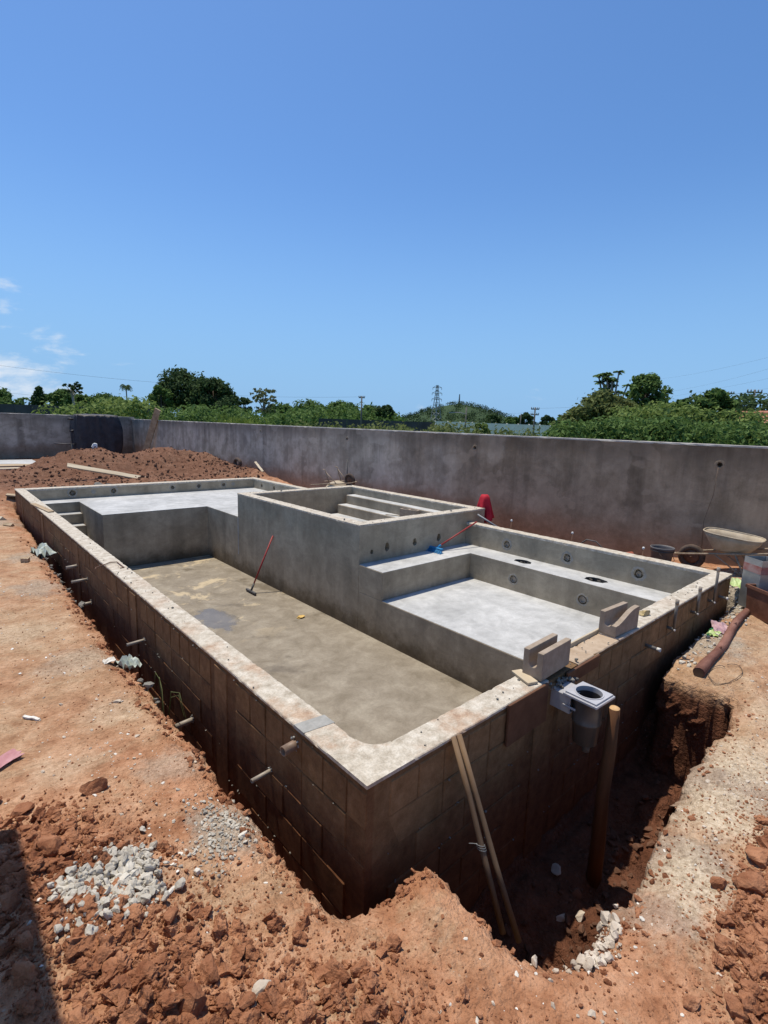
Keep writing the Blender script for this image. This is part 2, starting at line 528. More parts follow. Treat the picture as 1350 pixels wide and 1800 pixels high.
boundary_material()
simple('wall_top', (0.28, 0.27, 0.25), (0.5, 0.48, 0.45), 4, 0.9, 0.4, 0.01)
simple('raw_block', (0.27, 0.215, 0.16), (0.37, 0.30, 0.235), 14, 0.93, 0.5, 0.004, 90, c3=(0.28, 0.235, 0.19))
simple('wood_board', (0.28, 0.20, 0.12), (0.46, 0.36, 0.24), 5, 0.85, 0.4, 0.003, 40, stretch=(0.15, 1, 1))
simple('pale_board', (0.42, 0.34, 0.23), (0.58, 0.50, 0.37), 4, 0.85, 0.3, 0.003, 40, stretch=(0.15, 1, 1))
simple('plywood', (0.10, 0.046, 0.024), (0.165, 0.082, 0.045), 6, 0.75, 0.3, 0.003, 40)
simple('pole_wood', (0.145, 0.092, 0.053), (0.225, 0.15, 0.092), 9, 0.75, 0.4, 0.003, 60, stretch=(1, 1, 0.2))
simple('post_wood', (0.085, 0.036, 0.015), (0.17, 0.08, 0.036), 9, 0.75, 0.5, 0.006, 30, stretch=(1, 1, 0.12))
simple('post_end', (0.42, 0.25, 0.11), (0.58, 0.38, 0.19), 20, 0.8, 0.3, 0.002)
simple('bark', (0.115, 0.045, 0.032), (0.25, 0.125, 0.095), 7, 0.85, 0.8, 0.012, 22, stretch=(0.35, 1, 1), c3=(0.34, 0.22, 0.18))
simple('pvc', (0.26, 0.22, 0.175), (0.35, 0.305, 0.25), 12, 0.5, 0.0, spec=0.4)
simple('pvc_brown', (0.17, 0.115, 0.08), (0.26, 0.18, 0.13), 12, 0.55, 0.0, spec=0.4)
simple('pvc_white', (0.55, 0.54, 0.51), (0.72, 0.71, 0.68), 14, 0.5, 0.0, spec=0.4)
simple('pipe_grey', (0.12, 0.108, 0.092), (0.19, 0.17, 0.145), 12, 0.5, 0.0, spec=0.4)
simple('skimmer_plastic', (0.36, 0.36, 0.375), (0.47, 0.47, 0.485), 5, 0.32, 0.0, spec=0.5)
simple('dark_plastic', (0.035, 0.034, 0.034), (0.065, 0.06, 0.058), 5, 0.28, 0.0, spec=0.45)
simple('skimmer_body', (0.06, 0.05, 0.042), (0.13, 0.11, 0.092), 6, 0.3, 0.15, 0.003, spec=0.5, stretch=(1, 1, 0.2))
simple('hole_dark', (0.045, 0.04, 0.034), (0.085, 0.076, 0.066), 20, 0.95, 0.5, 0.006)
simple('hole_rim', (0.25, 0.235, 0.205), (0.36, 0.34, 0.30), 20, 0.95, 0.5, 0.006)
simple('rust', (0.12, 0.05, 0.028), (0.22, 0.10, 0.06), 6, 0.8, 0.4, 0.004, c3=(0.34, 0.25, 0.19))
simple('rust_steel', (0.10, 0.052, 0.032), (0.18, 0.10, 0.065), 20, 0.7, 0.3, 0.002)
simple('wire', (0.10, 0.07, 0.05), (0.16, 0.115, 0.08), 20, 0.6, 0.0)
simple('tray_steel', (0.33, 0.27, 0.19), (0.47, 0.40, 0.30), 7, 0.7, 0.3, 0.004, c3=(0.27, 0.17, 0.11))
simple('frame_steel', (0.20, 0.15, 0.10), (0.36, 0.28, 0.20), 12, 0.65, 0.2, 0.003)
simple('rubber', (0.06, 0.042, 0.032), (0.12, 0.085, 0.064), 10, 0.9, 0.4, 0.006)
simple('bucket_plastic', (0.085, 0.082, 0.085), (0.15, 0.14, 0.14), 7, 0.6, 0.2, 0.002, c3=(0.28, 0.23, 0.2))
simple('tin', (0.26, 0.27, 0.265), (0.42, 0.43, 0.42), 6, 0.42, 0.2, 0.002, metal=0.55, spec=0.5)
simple('tin_band', (0.30, 0.09, 0.07), (0.42, 0.30, 0.27), 9, 0.6, 0.0)
simple('red_cloth', (0.36, 0.012, 0.024), (0.50, 0.022, 0.04), 6, 0.8, 0.3, 0.004)
simple('red_paint', (0.26, 0.03, 0.03), (0.36, 0.055, 0.05), 9, 0.5, 0.0)
simple('blue_bristle', (0.02, 0.16, 0.36), (0.035, 0.24, 0.48), 40, 0.7, 0.5, 0.004)
simple('dark_steel', (0.07, 0.07, 0.07), (0.13, 0.125, 0.12), 10, 0.5, 0.0)
simple('ochre', (0.52, 0.33, 0.09), (0.66, 0.46, 0.17), 20, 0.9, 0.4, 0.004)
simple('sponge', (0.40, 0.30, 0.14), (0.55, 0.44, 0.24), 25, 0.95, 0.8, 0.006, 60)
simple('tarp', (0.02, 0.019, 0.023), (0.045, 0.042, 0.048), 4, 0.55, 0.8, 0.06, 2.5, spec=0.4)
simple('green_bag', (0.34, 0.39, 0.34), (0.52, 0.56, 0.51), 9, 0.5, 0.5, 0.006, spec=0.4)
simple('lime_bag', (0.34, 0.46, 0.14), (0.52, 0.62, 0.32), 9, 0.5, 0.5, 0.006, spec=0.4)
simple('bottle_green', (0.015, 0.12, 0.05), (0.03, 0.19, 0.08), 9, 0.3, 0.0, spec=0.5)
simple('pink_paper', (0.36, 0.16, 0.17), (0.48, 0.26, 0.27), 9, 0.75, 0.3, 0.003)
simple('pink_sack', (0.36, 0.22, 0.26), (0.50, 0.36, 0.38), 9, 0.75, 0.3, 0.003)
simple('white_plastic', (0.6, 0.6, 0.58), (0.78, 0.78, 0.75), 9, 0.5, 0.0)
simple('new_mortar', (0.25, 0.25, 0.235), (0.36, 0.355, 0.335), 16, 0.9, 0.4, 0.004)
simple('tan_concrete', (0.34, 0.25, 0.17), (0.47, 0.37, 0.27), 10, 0.92, 0.5, 0.005)
simple('pole_grey', (0.10, 0.095, 0.088), (0.16, 0.15, 0.14), 3, 0.9, 0.0)
simple('galv', (0.20, 0.21, 0.22), (0.28, 0.29, 0.30), 3, 0.5, 0.0)
simple('far_wall', (0.70, 0.64, 0.54), (0.88, 0.82, 0.72), 0.6, 0.92, 0.0, stretch=(1, 1, 0.3), c3=(0.45, 0.42, 0.38))
simple('dark_fence', (0.045, 0.046, 0.05), (0.08, 0.08, 0.085), 0.5, 0.9, 0.0)
simple('roof_tile', (0.34, 0.14, 0.09), (0.46, 0.22, 0.15), 3, 0.85, 0.0)
simple('house_wall', (0.5, 0.47, 0.42), (0.6, 0.57, 0.52), 2, 0.9, 0.0)
simple('trunk', (0.10, 0.08, 0.06), (0.19, 0.155, 0.12), 6, 0.9, 0.5, 0.02, stretch=(1, 1, 0.3))
simple('pale_trunk', (0.24, 0.215, 0.18), (0.36, 0.33, 0.28), 6, 0.9, 0.3, 0.02)
simple('fired_brick', (0.20, 0.055, 0.035), (0.32, 0.10, 0.06), 9, 0.93, 0.5, 0.005)
simple('roof_concrete', (0.32, 0.31, 0.29), (0.42, 0.41, 0.39), 3, 0.9, 0.2, 0.005)


def leaf_material(name, c1, c2, c3, transl=0.35):
    m = NT(name)
    g = m.n('ShaderNodeNewGeometry')
    n = m.noise(0.5, 3, 0.6)
    f = m.math('ADD', m.math('MULTIPLY', g.outputs['Random Per Island'], 0.6), m.math('MULTIPLY', n, 0.4))
    c = m.ramp(f, [(0.22, c1), (0.5, c2), (0.8, c3)])
    m.col(c)
    m.rough(0.75)
    m.b.inputs['Specular IOR Level'].default_value = 0.1
    t = m.n('ShaderNodeBsdfTranslucent')
    m.l(c, t.inputs['Color'])
    mx = m.n('ShaderNodeMixShader')
    mx.inputs[0].default_value = transl
    m.l(m.b.outputs[0], mx.inputs[1])
    m.l(t.outputs[0], mx.inputs[2])
    m.l(mx.outputs[0], m.t.nodes['Material Output'].inputs['Surface'])


leaf_material('leaf_dark', (0.0299, 0.0552, 0.0207), (0.0552, 0.0966, 0.0345), (0.092, 0.1437, 0.0517))
leaf_material('leaf_mid', (0.0546, 0.1014, 0.026), (0.104, 0.1755, 0.0468), (0.1625, 0.247, 0.078))
leaf_material('leaf_light', (0.0938, 0.1438, 0.035), (0.1625, 0.2313, 0.0625), (0.25, 0.3187, 0.1))
leaf_material('leaf_olive', (0.078, 0.102, 0.0312), (0.132, 0.162, 0.054), (0.198, 0.228, 0.084))
leaf_material('leaf_far', (0.022, 0.042, 0.014), (0.037, 0.066, 0.024), (0.056, 0.092, 0.034), 0.12)
leaf_material('leaf_pale', (0.11, 0.13, 0.055), (0.17, 0.19, 0.085), (0.24, 0.25, 0.13))
leaf_material('grass', (0.10, 0.15, 0.025), (0.16, 0.22, 0.04), (0.24, 0.29, 0.07))


# ------------------------------------------------------------------ object helpers
def tag(o, label=None, cat=None, group=None, kind=None):
    if label:
        o['label'] = label
    if cat:
        o['category'] = cat
    if group:
        o['group'] = group
    if kind:
        o['kind'] = kind
    return o


def empty(name, label, cat, loc=(0, 0, 0), rot=(0, 0, 0), group=None):
    o = bpy.data.objects.new(name, None)
    o.empty_display_size = 0.2
    COL.objects.link(o)
    o.location = loc
    o.rotation_euler = rot
    return tag(o, label, cat, group)


def link(name, me, parent=None, loc=None):
    o = bpy.data.objects.new(name, me)
    COL.objects.link(o)
    if parent:
        o.parent = parent
    if loc is not None:
        o.location = loc
    return o


def copy_tree(o, parent=None):
    c = o.copy()
    COL.objects.link(c)
    c.parent = parent
    for ch in o.children:
        copy_tree(ch, c)
    return c


def np_mesh(name, V, F, mat, smooth=False):
    """V (n,3) float, F (m,k) int with constant k"""
    V = np.asarray(V, np.float32)
    F = np.asarray(F, np.int32)
    me = bpy.data.meshes.new(name)
    me.vertices.add(len(V))
    me.vertices.foreach_set('co', V.ravel())
    m_, k = F.shape
    me.loops.add(m_ * k)
    me.loops.foreach_set('vertex_index', F.ravel())
    me.polygons.add(m_)
    me.polygons.foreach_set('loop_start', np.arange(0, m_ * k, k, dtype=np.int32))
    me.polygons.foreach_set('loop_total', np.full(m_, k, np.int32))
    me.polygons.foreach_set('use_smooth', np.full(m_, smooth))
    me.update(calc_edges=True)
    me.materials.append(MATS[mat])
    return me


class MB:
    """collects shapes into one mesh"""

    def __init__(self):
        self.v, self.f, self.s = [], [], []

    def add(self, vs, fs, smooth=False):
        b = len(self.v)
        self.v.extend([tuple(q) for q in vs])
        self.f.extend([tuple(i + b for i in f) for f in fs])
        self.s.extend([smooth] * len(fs))
        return self

    def box(self, a, b, bev=0.0, jit=0.0, rnd=random):
        x0, y0, z0 = a
        x1, y1, z1 = b
        if bev <= 0:
            vs = [(x0, y0, z0), (x1, y0, z0), (x1, y1, z0), (x0, y1, z0), (x0, y0, z1), (x1, y0, z1), (x1, y1, z1), (x0, y1, z1)]
            if jit:
                vs = [tuple(c + rnd.uniform(-jit, jit) for c in q) for q in vs]
            return self.add(vs, [(3, 2, 1, 0), (4, 5, 6, 7), (0, 1, 5, 4), (1, 2, 6, 5), (2, 3, 7, 6), (3, 0, 4, 7)])
        bm = bmesh.new()
        bmesh.ops.create_cube(bm, size=1)
        for q in bm.verts:
            q.co = Vector(((x0 + x1) / 2 + q.co.x * (x1 - x0), (y0 + y1) / 2 + q.co.y * (y1 - y0), (z0 + z1) / 2 + q.co.z * (z1 - z0)))
            if jit:
                q.co += Vector([rnd.uniform(-jit, jit) for _ in range(3)])
        bmesh.ops.bevel(bm, geom=bm.edges[:], offset=bev, segments=1, affect='EDGES')
        return self.bm(bm)

    def bm(self, bm, smooth=False):
        bmesh.ops.recalc_face_normals(bm, faces=bm.faces[:])
        bm.verts.index_update()
        self.add([q.co.copy() for q in bm.verts], [[q.index for q in f.verts] for f in bm.faces], smooth)
        bm.free()
        return self

    def tube(self, pts, r, n=10, caps=True, smooth=True, jit=0.0, rnd=random):
        pts = [Vector(q) for q in pts]
        rs = r if isinstance(r, (list, tuple)) else [r] * len(pts)
        vs, fs = [], []
        prev = None
        for i, q in enumerate(pts):
            d = (pts[min(i + 1, len(pts) - 1)] - pts[max(i - 1, 0)]).normalized()
            if prev is None:
                a = d.orthogonal().normalized()
            else:
                a = (prev - d * prev.dot(d)).normalized()
            prev = a
            b = d.cross(a)
            for k in range(n):
                t = 2 * math.pi * k / n
                rr = rs[i] * (1 + (rnd.uniform(-jit, jit) if jit else 0))
                vs.append(q + a * (math.cos(t) * rr) + b * (math.sin(t) * rr))
        for i in range(len(pts) - 1):
            for k in range(n):
                k2 = (k + 1) % n
                fs.append((i * n + k, i * n + k2, (i + 1) * n + k2, (i + 1) * n + k))
        self.add(vs, fs, smooth)
        if caps:
            b = len(self.v) - len(vs)
            self.f.append(tuple(b + k for k in reversed(range(n))))
            self.f.append(tuple(b + (len(pts) - 1) * n + k for k in range(n)))
            self.s += [False, False]
        return self

    def pipe(self, a, b, ro, ri, n=16):
        """hollow pipe with open ends"""
        a, b = Vector(a), Vector(b)
        d = (b - a).normalized()
        u = d.orthogonal().normalized()
        w = d.cross(u)
        vs = []
        for q, r in ((a, ro), (b, ro), (b, ri), (a, ri)):
            for k in range(n):
                t = 2 * math.pi * k / n
                vs.append(q + u * (math.cos(t) * r) + w * (math.sin(t) * r))
        fs = []
        for i in range(4):
            j = (i + 1) % 4
            for k in range(n):
                k2 = (k + 1) % n
                fs.append((i * n + k, i * n + k2, j * n + k2, j * n + k))
        return self.add(vs, fs, True)

    def lathe(self, prof, c=(0, 0, 0), n=24, smooth=True, sx=1, sy=1):
        vs, fs = [], []
        for r, z in prof:
            for k in range(n):
                t = 2 * math.pi * k / n
                vs.append((c[0] + r * math.cos(t) * sx, c[1] + r * math.sin(t) * sy, c[2] + z))
        for i in range(len(prof) - 1):
            for k in range(n):
                k2 = (k + 1) % n
                fs.append((i * n + k, i * n + k2, (i + 1) * n + k2, (i + 1) * n + k))
        return self.add(vs, fs, smooth)

    def beam(self, a, b, w, h, roll=0.0):
        """rectangular bar from a to b"""
        a, b = Vector(a), Vector(b)
        d = (b - a).normalized()
        s = d.cross(Vector((0, 0, 1)))
        s = s.normalized() if s.length > 1e-4 else Vector((1, 0, 0))
        u = s.cross(d)
        s2 = s * math.cos(roll) + u * math.sin(roll)
        u2 = u * math.cos(roll) - s * math.sin(roll)
        vs = []
        for q in (a, b):
            for i, j in ((-1, -1), (1, -1), (1, 1), (-1, 1)):
                vs.append(q + s2 * (i * w / 2) + u2 * (j * h / 2))
        return self.add(vs, [(3, 2, 1, 0), (4, 5, 6, 7), (0, 1, 5, 4), (1, 2, 6, 5), (2, 3, 7, 6), (3, 0, 4, 7)])

    def mesh(self, name, mat):
        me = bpy.data.meshes.new(name)
        me.from_pydata(self.v, [], self.f)
        me.polygons.foreach_set('use_smooth', self.s)
        me.update()
        bm = bmesh.new()
        bm.from_mesh(me)
        bmesh.ops.recalc_face_normals(bm, faces=bm.faces[:])
        bm.to_mesh(me)
        bm.free()
        me.materials.append(MATS[mat])
        return me

    def build(self, name, mat, parent=None, loc=None):
        return link(name, self.mesh(name, mat), parent, loc)


def prism(outline, z0, z1, top_holes=(), side_holes=None, bottom=True):
    """solid with vertical sides; holes are recesses: top_holes [(poly2d, depth)], side_holes {edge: [(poly(u,z), depth)]}"""
    bm = bmesh.new()
    side_holes = side_holes or {}

    def face(outer, holes, inward):
        vo = [bm.verts.new(q) for q in outer]
        ed = [bm.edges.new((vo[i], vo[(i + 1) % len(vo)])) for i in range(len(vo))]
        if not holes:
            bm.faces.new(vo)
            return
        for pts, dep in holes:
            vh = [bm.verts.new(q) for q in pts]
            ed += [bm.edges.new((vh[i], vh[(i + 1) % len(vh)])) for i in range(len(vh))]
            vb = [bm.verts.new(Vector(q) + inward * dep) for q in pts]
            for i in range(len(vh)):
                j = (i + 1) % len(vh)
                bm.faces.new((vh[i], vh[j], vb[j], vb[i]))
            bm.faces.new(vb)
        bmesh.ops.triangle_fill(bm, use_beauty=True, edges=ed)
    n = len(outline)
    face([(x, y, z1) for x, y in outline], [([(x, y, z1) for x, y in pl], dp) for pl, dp in top_holes], Vector((0, 0, -1)))
    if bottom:
        bm.faces.new([bm.verts.new((x, y, z0)) for x, y in reversed(outline)])
    for i in range(n):
        a, b = Vector(outline[i]), Vector(outline[(i + 1) % n])
        d = (b - a).normalized()
        inw = Vector((-d.y, d.x, 0))
        hs = [([(a.x + d.x * u, a.y + d.y * u, z) for u, z in pl], dp) for pl, dp in side_holes.get(i, [])]
        face([(a.x, a.y, z0), (b.x, b.y, z0), (b.x, b.y, z1), (a.x, a.y, z1)], hs, inw)
    bmesh.ops.remove_doubles(bm, verts=bm.verts[:], dist=1e-5)
    m = MB()
    m.bm(bm)
    return m


def rect(x0, y0, x1, y1):
    return [(x0, y0), (x1, y0), (x1, y1), (x0, y1)]


def blob(cu, cz, ru, rz, n=18, jit=0.08, seed=0, key=None):
    """ragged hole outline; key adds a square notch on top, as chipped out by chisel"""
    r = random.Random(seed)
    pts = []
    for k in range(n):
        t = 2 * math.pi * k / n
        q = 1 + r.uniform(-jit, jit)
        u, z = math.cos(t) * ru * q, math.sin(t) * rz * q
        if key and z > 0 and abs(u) < ru * 0.75:
            z += key * (1 - 0.2 * r.random())
        pts.append((cu + u, cz + z))
    return pts


def rough_bar(p0, p1, w, h, step=0.05, bev=0.008, amp=0.004, seed=0, chip=0.0):
    """bar of cast concrete along p0-p1 (top centre line), with worn, slightly wavy edges"""
    r = random.Random(seed)
    p0, p1 = Vector(p0), Vector(p1)
    L = (p1 - p0).length
    d = (p1 - p0).normalized()
    s = d.cross(Vector((0, 0, 1))).normalized()
    u = Vector((0, 0, 1))
    n = max(2, int(L / step))
    prof = [(-w / 2, -h), (-w / 2, -bev), (-w / 2 + bev, 0), (-w / 6, 0), (w / 6, 0), (w / 2 - bev, 0), (w / 2, -bev), (w / 2, -h)]
    k = len(prof)
    vs, fs = [], []
    cl, cr = 0.0, 0.0
    for i in range(n + 1):
        q = p0 + d * (L * i / n)
        cl = cl * 0.6 + r.uniform(-1, 1) * amp
        cr = cr * 0.6 + r.uniform(-1, 1) * amp
        chl = r.random() ** 6 * chip
        chr_ = r.random() ** 6 * chip
        for j, (a, b) in enumerate(prof):
            e = cl if j < 3 else (cr if j > 4 else 0)
            ch = (chl if j in (1, 2) else (chr_ if j in (5, 6) else 0))
            if i in (0, n):
                e = ch = 0
            sx = a + e + (ch if j in (1, 2) else -ch if j in (5, 6) else 0)
            vs.append(q + s * sx + u * (b + (r.uniform(-1, 1) * amp * 0.35 if 2 <= j <= 5 and 0 < i < n else 0) - ch * 0.7))
    for i in range(n):
        for j in range(k):
            j2 = (j + 1) % k
            fs.append((i * k + j, (i + 1) * k + j, (i + 1) * k + j2, i * k + j2))
    fs.append(tuple(range(k)))
    fs.append(tuple(n * k + j for j in reversed(range(k))))
    m = MB()
    m.add(vs, fs)
    return m


# ------------------------------------------------------------------ leaves and trees
def leaf_cloud(cen, rad, n, size, seed=0, shell=0.55, up=0.35, aspect=0.55, droop=0.0):
    """n leaf faces spread through ellipsoid clumps; returns V,F"""
    rg = np.random.default_rng(seed)
    cen = np.asarray(cen, float)
    rad = np.asarray(rad, float)
    if rad.ndim == 1:
        rad = np.repeat(rad[:, None], 3, 1)
    vol = rad.prod(1) ** (2 / 3)
    idx = rg.choice(len(cen), n, p=vol / vol.sum())
    d = rg.normal(size=(n, 3))
    d /= np.linalg.norm(d, axis=1)[:, None]
    rr = shell + (1 - shell) * rg.random(n)
    rr *= 1 + 0.18 * rg.normal(size=n) * (rg.random(n) < 0.35)
    pos = cen[idx] + d * rad[idx] * rr[:, None]
    nr = d * 0.8 + rg.normal(size=(n, 3)) * 0.55 + np.array([0, 0, up])
    nr /= np.linalg.norm(nr, axis=1)[:, None]
    t = rg.normal(size=(n, 3))
    t -= nr * (t * nr).sum(1)[:, None]
    t[:, 2] -= droop
    t /= np.linalg.norm(t, axis=1)[:, None]
    b = np.cross(nr, t)
    s = size * (0.6 + 0.8 * rg.random(n))[:, None]
    V = np.stack([pos - t * s * 0.5, pos + b * s * aspect * 0.5 + nr * s * 0.08, pos + t * s * 0.5, pos - b * s * aspect * 0.5 + nr * s * 0.08], 1).reshape(-1, 3)
    F = np.arange(n * 4).reshape(n, 4)
    return V, F


GZ = -0.6      # level of the land beyond the walls


def tree(name, label, px, top, wpx, D, mat='leaf_mid', n=2600, leaf=0.30, shape='round', clumps=26, seed=1, trunk='trunk', base=None, group=None, cat='tree', low=0.35, gappy=0.8, lean=0.0):
    """a tree at image column px and depth D: crown of leaf clumps on limbs, tapered trunk. top: row of its tip; wpx: crown width"""
    rg = random.Random(seed)
    tip = P(px, top, D)
    W = wpx / FPX * D
    z0 = GZ if base is None else base
    H = tip.z - z0
    root = empty(name, label, cat, (tip.x, tip.y, z0), group=group)
    cen, rad = [], []
    R = W / 2
    if shape == 'sparse':
        clumps = int(clumps * 1.8)
    for k in range(clumps):
        a = rg.uniform(0, 2 * math.pi)
        if shape == 'umbrella':
            q = math.sqrt(rg.random())
            z = H * (0.93 - 0.22 * q * q - 0.13 * rg.random())
            cr = R * rg.uniform(0.16, 0.30)
            rz = cr * 0.5
            rr = R * q * 0.85
        elif shape == 'cone':
            t = rg.random()
            z = H * (low + (0.98 - low) * t)
            rr = R * (1 - t) * rg.uniform(0.3, 0.95)
            cr = R * (0.20 + 0.22 * (1 - t))
            rz = cr * 0.7
        elif shape == 'sparse':
            q = math.sqrt(rg.random())
            z = H * (low + (0.95 - low) * rg.random())
            rr = R * q * 0.9
            cr = R * rg.uniform(0.07, 0.17)
            rz = cr * 0.5
        else:
            t = rg.random()
            zz = 2 * t - 1
            mx = math.sqrt(max(0, 1 - zz * zz)) if zz > -0.4 else 0.92
            z = H * (low + (1 - low) * (0.5 + 0.5 * zz) * 0.88)
            rr = R * mx * gappy * math.sqrt(rg.uniform(0.25, 1))
            cr = R * rg.uniform(0.22, 0.36)
            rz = cr * 0.8
        cx, cy = rr * math.cos(a) + lean * z, rr * math.sin(a)
        cen.append((cx, cy, z))
        rad.append((cr, cr, rz))
    V, F = leaf_cloud(cen, rad, n, leaf, seed, 0.15 if shape in ('sparse', 'umbrella') else 0.5)
    tb = MB()
    tr = max(0.05, H * 0.022)
    hz = H * (low + 0.1) if shape != 'umbrella' else H * 0.6
    tb.tube([(0, 0, -0.1), (lean * hz * 0.4 + rg.uniform(-.1, .1), rg.uniform(-.1, .1), hz * 0.5), (lean * hz, 0, hz), (lean * H * 0.8, 0, H * 0.8)], [tr * 1.25, tr, tr * 0.75, tr * 0.3], 7)
    for q in cen[:: max(1, len(cen) // 12)]:
        s = Vector((lean * hz * 0.9, 0, hz * rg.uniform(0.75, 1.0)))
        e = Vector(q)
        md = s.lerp(e, 0.5) + Vector((0, 0, H * 0.03))
        tb.tube([s, md, e], [tr * 0.45, tr * 0.3, tr * 0.12], 5, caps=False)
    tb.build('trunk', trunk, root)
    link('crown', np_mesh('crown', V, F, mat), root)
    return root


# ================================================================== GROUND
# rim of the excavation: narrow trench on the left, near corner, wide pit on the right, then a slit along the wall
EXC = np.array([(-0.02, 12.5), (-0.06, 11.2), (-0.15, 8.0), (-0.22, 6.0), (-0.25, 5.0), (-0.265, 3.1), (-0.245, 1.6), (-0.235, 0.65), (-0.24, 0.19), (-0.20, -0.08),
                (-0.09, -0.125), (0.08, -0.16), (0.19, -0.155), (0.235, -0.21), (0.235, -0.45), (0.225, -0.61), (0.28, -0.73), (0.40, -0.87), (0.58, -0.93), (0.76, -0.83), (0.92, -0.86),
                (1.31, -0.83), (1.78, -0.79), (2.54, -0.76), (3.22, -0.77), (3.37, -0.69), (3.36, -0.40), (3.39, -0.15), (3.83, -0.11), (5.15, -0.09), (6.0, -0.06), (6.0, 12.5)])


def poly_sdf(x, y, poly):
    """signed distance, positive inside"""
    d = np.full(x.shape, 1e9)
    ins = np.zeros(x.shape, bool)
    n = len(poly)
    for i in range(n):
        ax, ay = poly[i]
        bx, by = poly[(i + 1) % n]
        ex, ey = bx - ax, by - ay
        t = np.clip(((x - ax) * ex + (y - ay) * ey) / (ex * ex + ey * ey + 1e-12), 0, 1)
        d = np.minimum(d, (x - ax - t * ex) ** 2 + (y - ay - t * ey) ** 2)
        c = ((ay > y) != (by > y))
        with np.errstate(divide='ignore', invalid='ignore'):
            c &= x < (bx - ax) * (y - ay) / (by - ay + 1e-15) + ax
        ins ^= c
    d = np.sqrt(d)
    return np.where(ins, d, -d)


def g2(x, y, cx, cy, sx, sy):
    return np.exp(-((x - cx) / sx) ** 2 - ((y - cy) / sy) ** 2)


def ground_z(x, y, detail=True):
    x = np.asarray(x, float)
    y = np.asarray(y, float)
    z = np.full(x.shape, -0.45)
    z = z + 0.09 * sstep(2.5, 5.5, x) * sstep(1.0, -0.3, y)          # right of the pit
    z = z + 0.20 * sstep(5.85, 6.5, x) * sstep(1.9, 1.0, y) * sstep(-4, -0.5, y)
    z = z - 0.10 * sstep(20, 27, y)
    # earth heap beyond the far end
    hp = 0.72 * g2(x, y, 2.6, 17.2, 1.35, 1.6) + 0.72 * g2(x, y, 4.9, 16.6, 1.3, 1.5) + 0.20 * g2(x, y, 2.5, 16.5, 5.0, 2.2) + 0.42 * g2(x, y, 6.3, 15.6, 1.1, 2.6) + 0.30 * g2(x, y, 0.6, 16.0, 2.4, 2.2)
    hp = hp + 0.28 * g2(x, y, 3.2, 13.6, 3.2, 0.9) + 0.30 * g2(x, y, 6.4, 12.2, 0.5, 2.4) + 0.22 * g2(x, y, -1.2, 13.6, 1.5, 1.2)
    z = z + hp
    rough = np.clip(0.35 + hp * 2.2 + 1.1 * g2(x, y, -1.05, 0.35, 0.55, 0.75) + 1.2 * g2(x, y, -0.75, -0.45, 0.5, 0.35) + 1.0 * g2(x, y, 1.6, -1.75, 0.9, 0.5), 0.35, 2.2)
    # low banks of loose clods, bottom left and bottom right of the view
    z = z + 0.13 * g2(x, y, -1.2, 0.35, 0.42, 0.8) + 0.07 * g2(x, y, -0.8, -0.5, 0.5, 0.3) + 0.13 * g2(x, y, 1.7, -1.75, 0.9, 0.38)
    z = z + 0.05 * g2(x, y, 0.2, -0.3, 0.16, 0.25)
    if detail:
        z = z + 0.05 * fbm(x * 1.1, y * 1.1, 1, 3)
        z = z + rough * (0.035 * fbm(x * 4.2, y * 4.2, 5, 4) + 0.034 * np.abs(fbm(x * 11, y * 11, 9, 4)))
        z = z + 0.26 * np.clip(hp, 0, 1) * fbm(x * 1.5, y * 1.5, 31, 6)
    # excavation
    near = (x > -1) & (x < 7) & (y > -2) & (y < 13.5)
    sd = np.full(x.shape, -1.0)
    sd[near] = poly_sdf(x[near], y[near], EXC)
    rag = 0.055 * fbm(x * 6.5, y * 6.5, 21, 4) + 0.018 * fbm(x * 30, y * 30, 23, 2)
    pit = sstep(0.15, 0.35, x) * sstep(3.6, 3.3, x) * sstep(0.05, -0.03, y)
    bot = -1.02 + 0.10 * fbm(x * 3, y * 3, 41, 4)
    bot = bot * (1 - pit) + pit * (-1.42 + 0.16 * fbm(x * 3.2, y * 3.2, 43, 4) + 0.84 * g2(x, y, 0.55, -0.93, 0.22, 0.26))
    inner = (x > 0.02) & (y > 0.02) & (x < 5.78) & (y < 12.1)
    bot = np.where(inner, -1.75, bot)
    wall = 0.045 + 0.03 * pit * (vnoise(x * 2, y * 2, 3) + 0.5)
    t = sstep(0.0, 1.0, (sd + rag) / np.maximum(wall, 0.03))
    # crumbled lip
    z = z - 0.05 * sstep(-0.16, 0.0, sd + rag * 1.5) * (1 - t)
    z = z * (1 - t) + bot * t
    gully = 0.04 * fbm(x * 9, y * 9, 61, 3) * t * (1 - inner)
    return z + gully


def axis(segs):
    out = []
    for a, b, st in segs:
        n = max(1, int(round((b - a) / st)))
        out += list(np.linspace(a, b, n, endpoint=False))
    out.append(segs[-1][1])
    return np.array(out)


gx = axis([(-900, -60, 140), (-60, -8, 6), (-8, -2.4, 0.4), (-2.4, 3.8, 0.022), (3.8, 7.6, 0.05), (7.6, 14, 0.8), (14, 80, 6), (80, 1500, 140)])
gy = axis([(-400, -20, 80), (-20, -3, 1.2), (-3, 2.6, 0.022), (2.6, 7, 0.05), (7, 13, 0.08), (13, 20, 0.12), (20, 30, 0.6), (30, 90, 6), (90, 1500, 140)])
GX, GY = np.meshgrid(gx, gy)
GZZ = ground_z(GX.ravel(), GY.ravel()).reshape(GX.shape)
GZZ = np.where((GX > 7.5) | (GY > 29.3), GZ + 0.0 * GX, GZZ)
nx_, ny_ = len(gx), len(gy)
ii = np.arange(nx_ * ny_).reshape(ny_, nx_)
FF = np.stack([ii[:-1, :-1], ii[:-1, 1:], ii[1:, 1:], ii[1:, :-1]], -1).reshape(-1, 4)
gnd = link('ground', np_mesh('ground', np.stack([GX, GY, GZZ], -1).reshape(-1, 3), FF, 'soil', True))
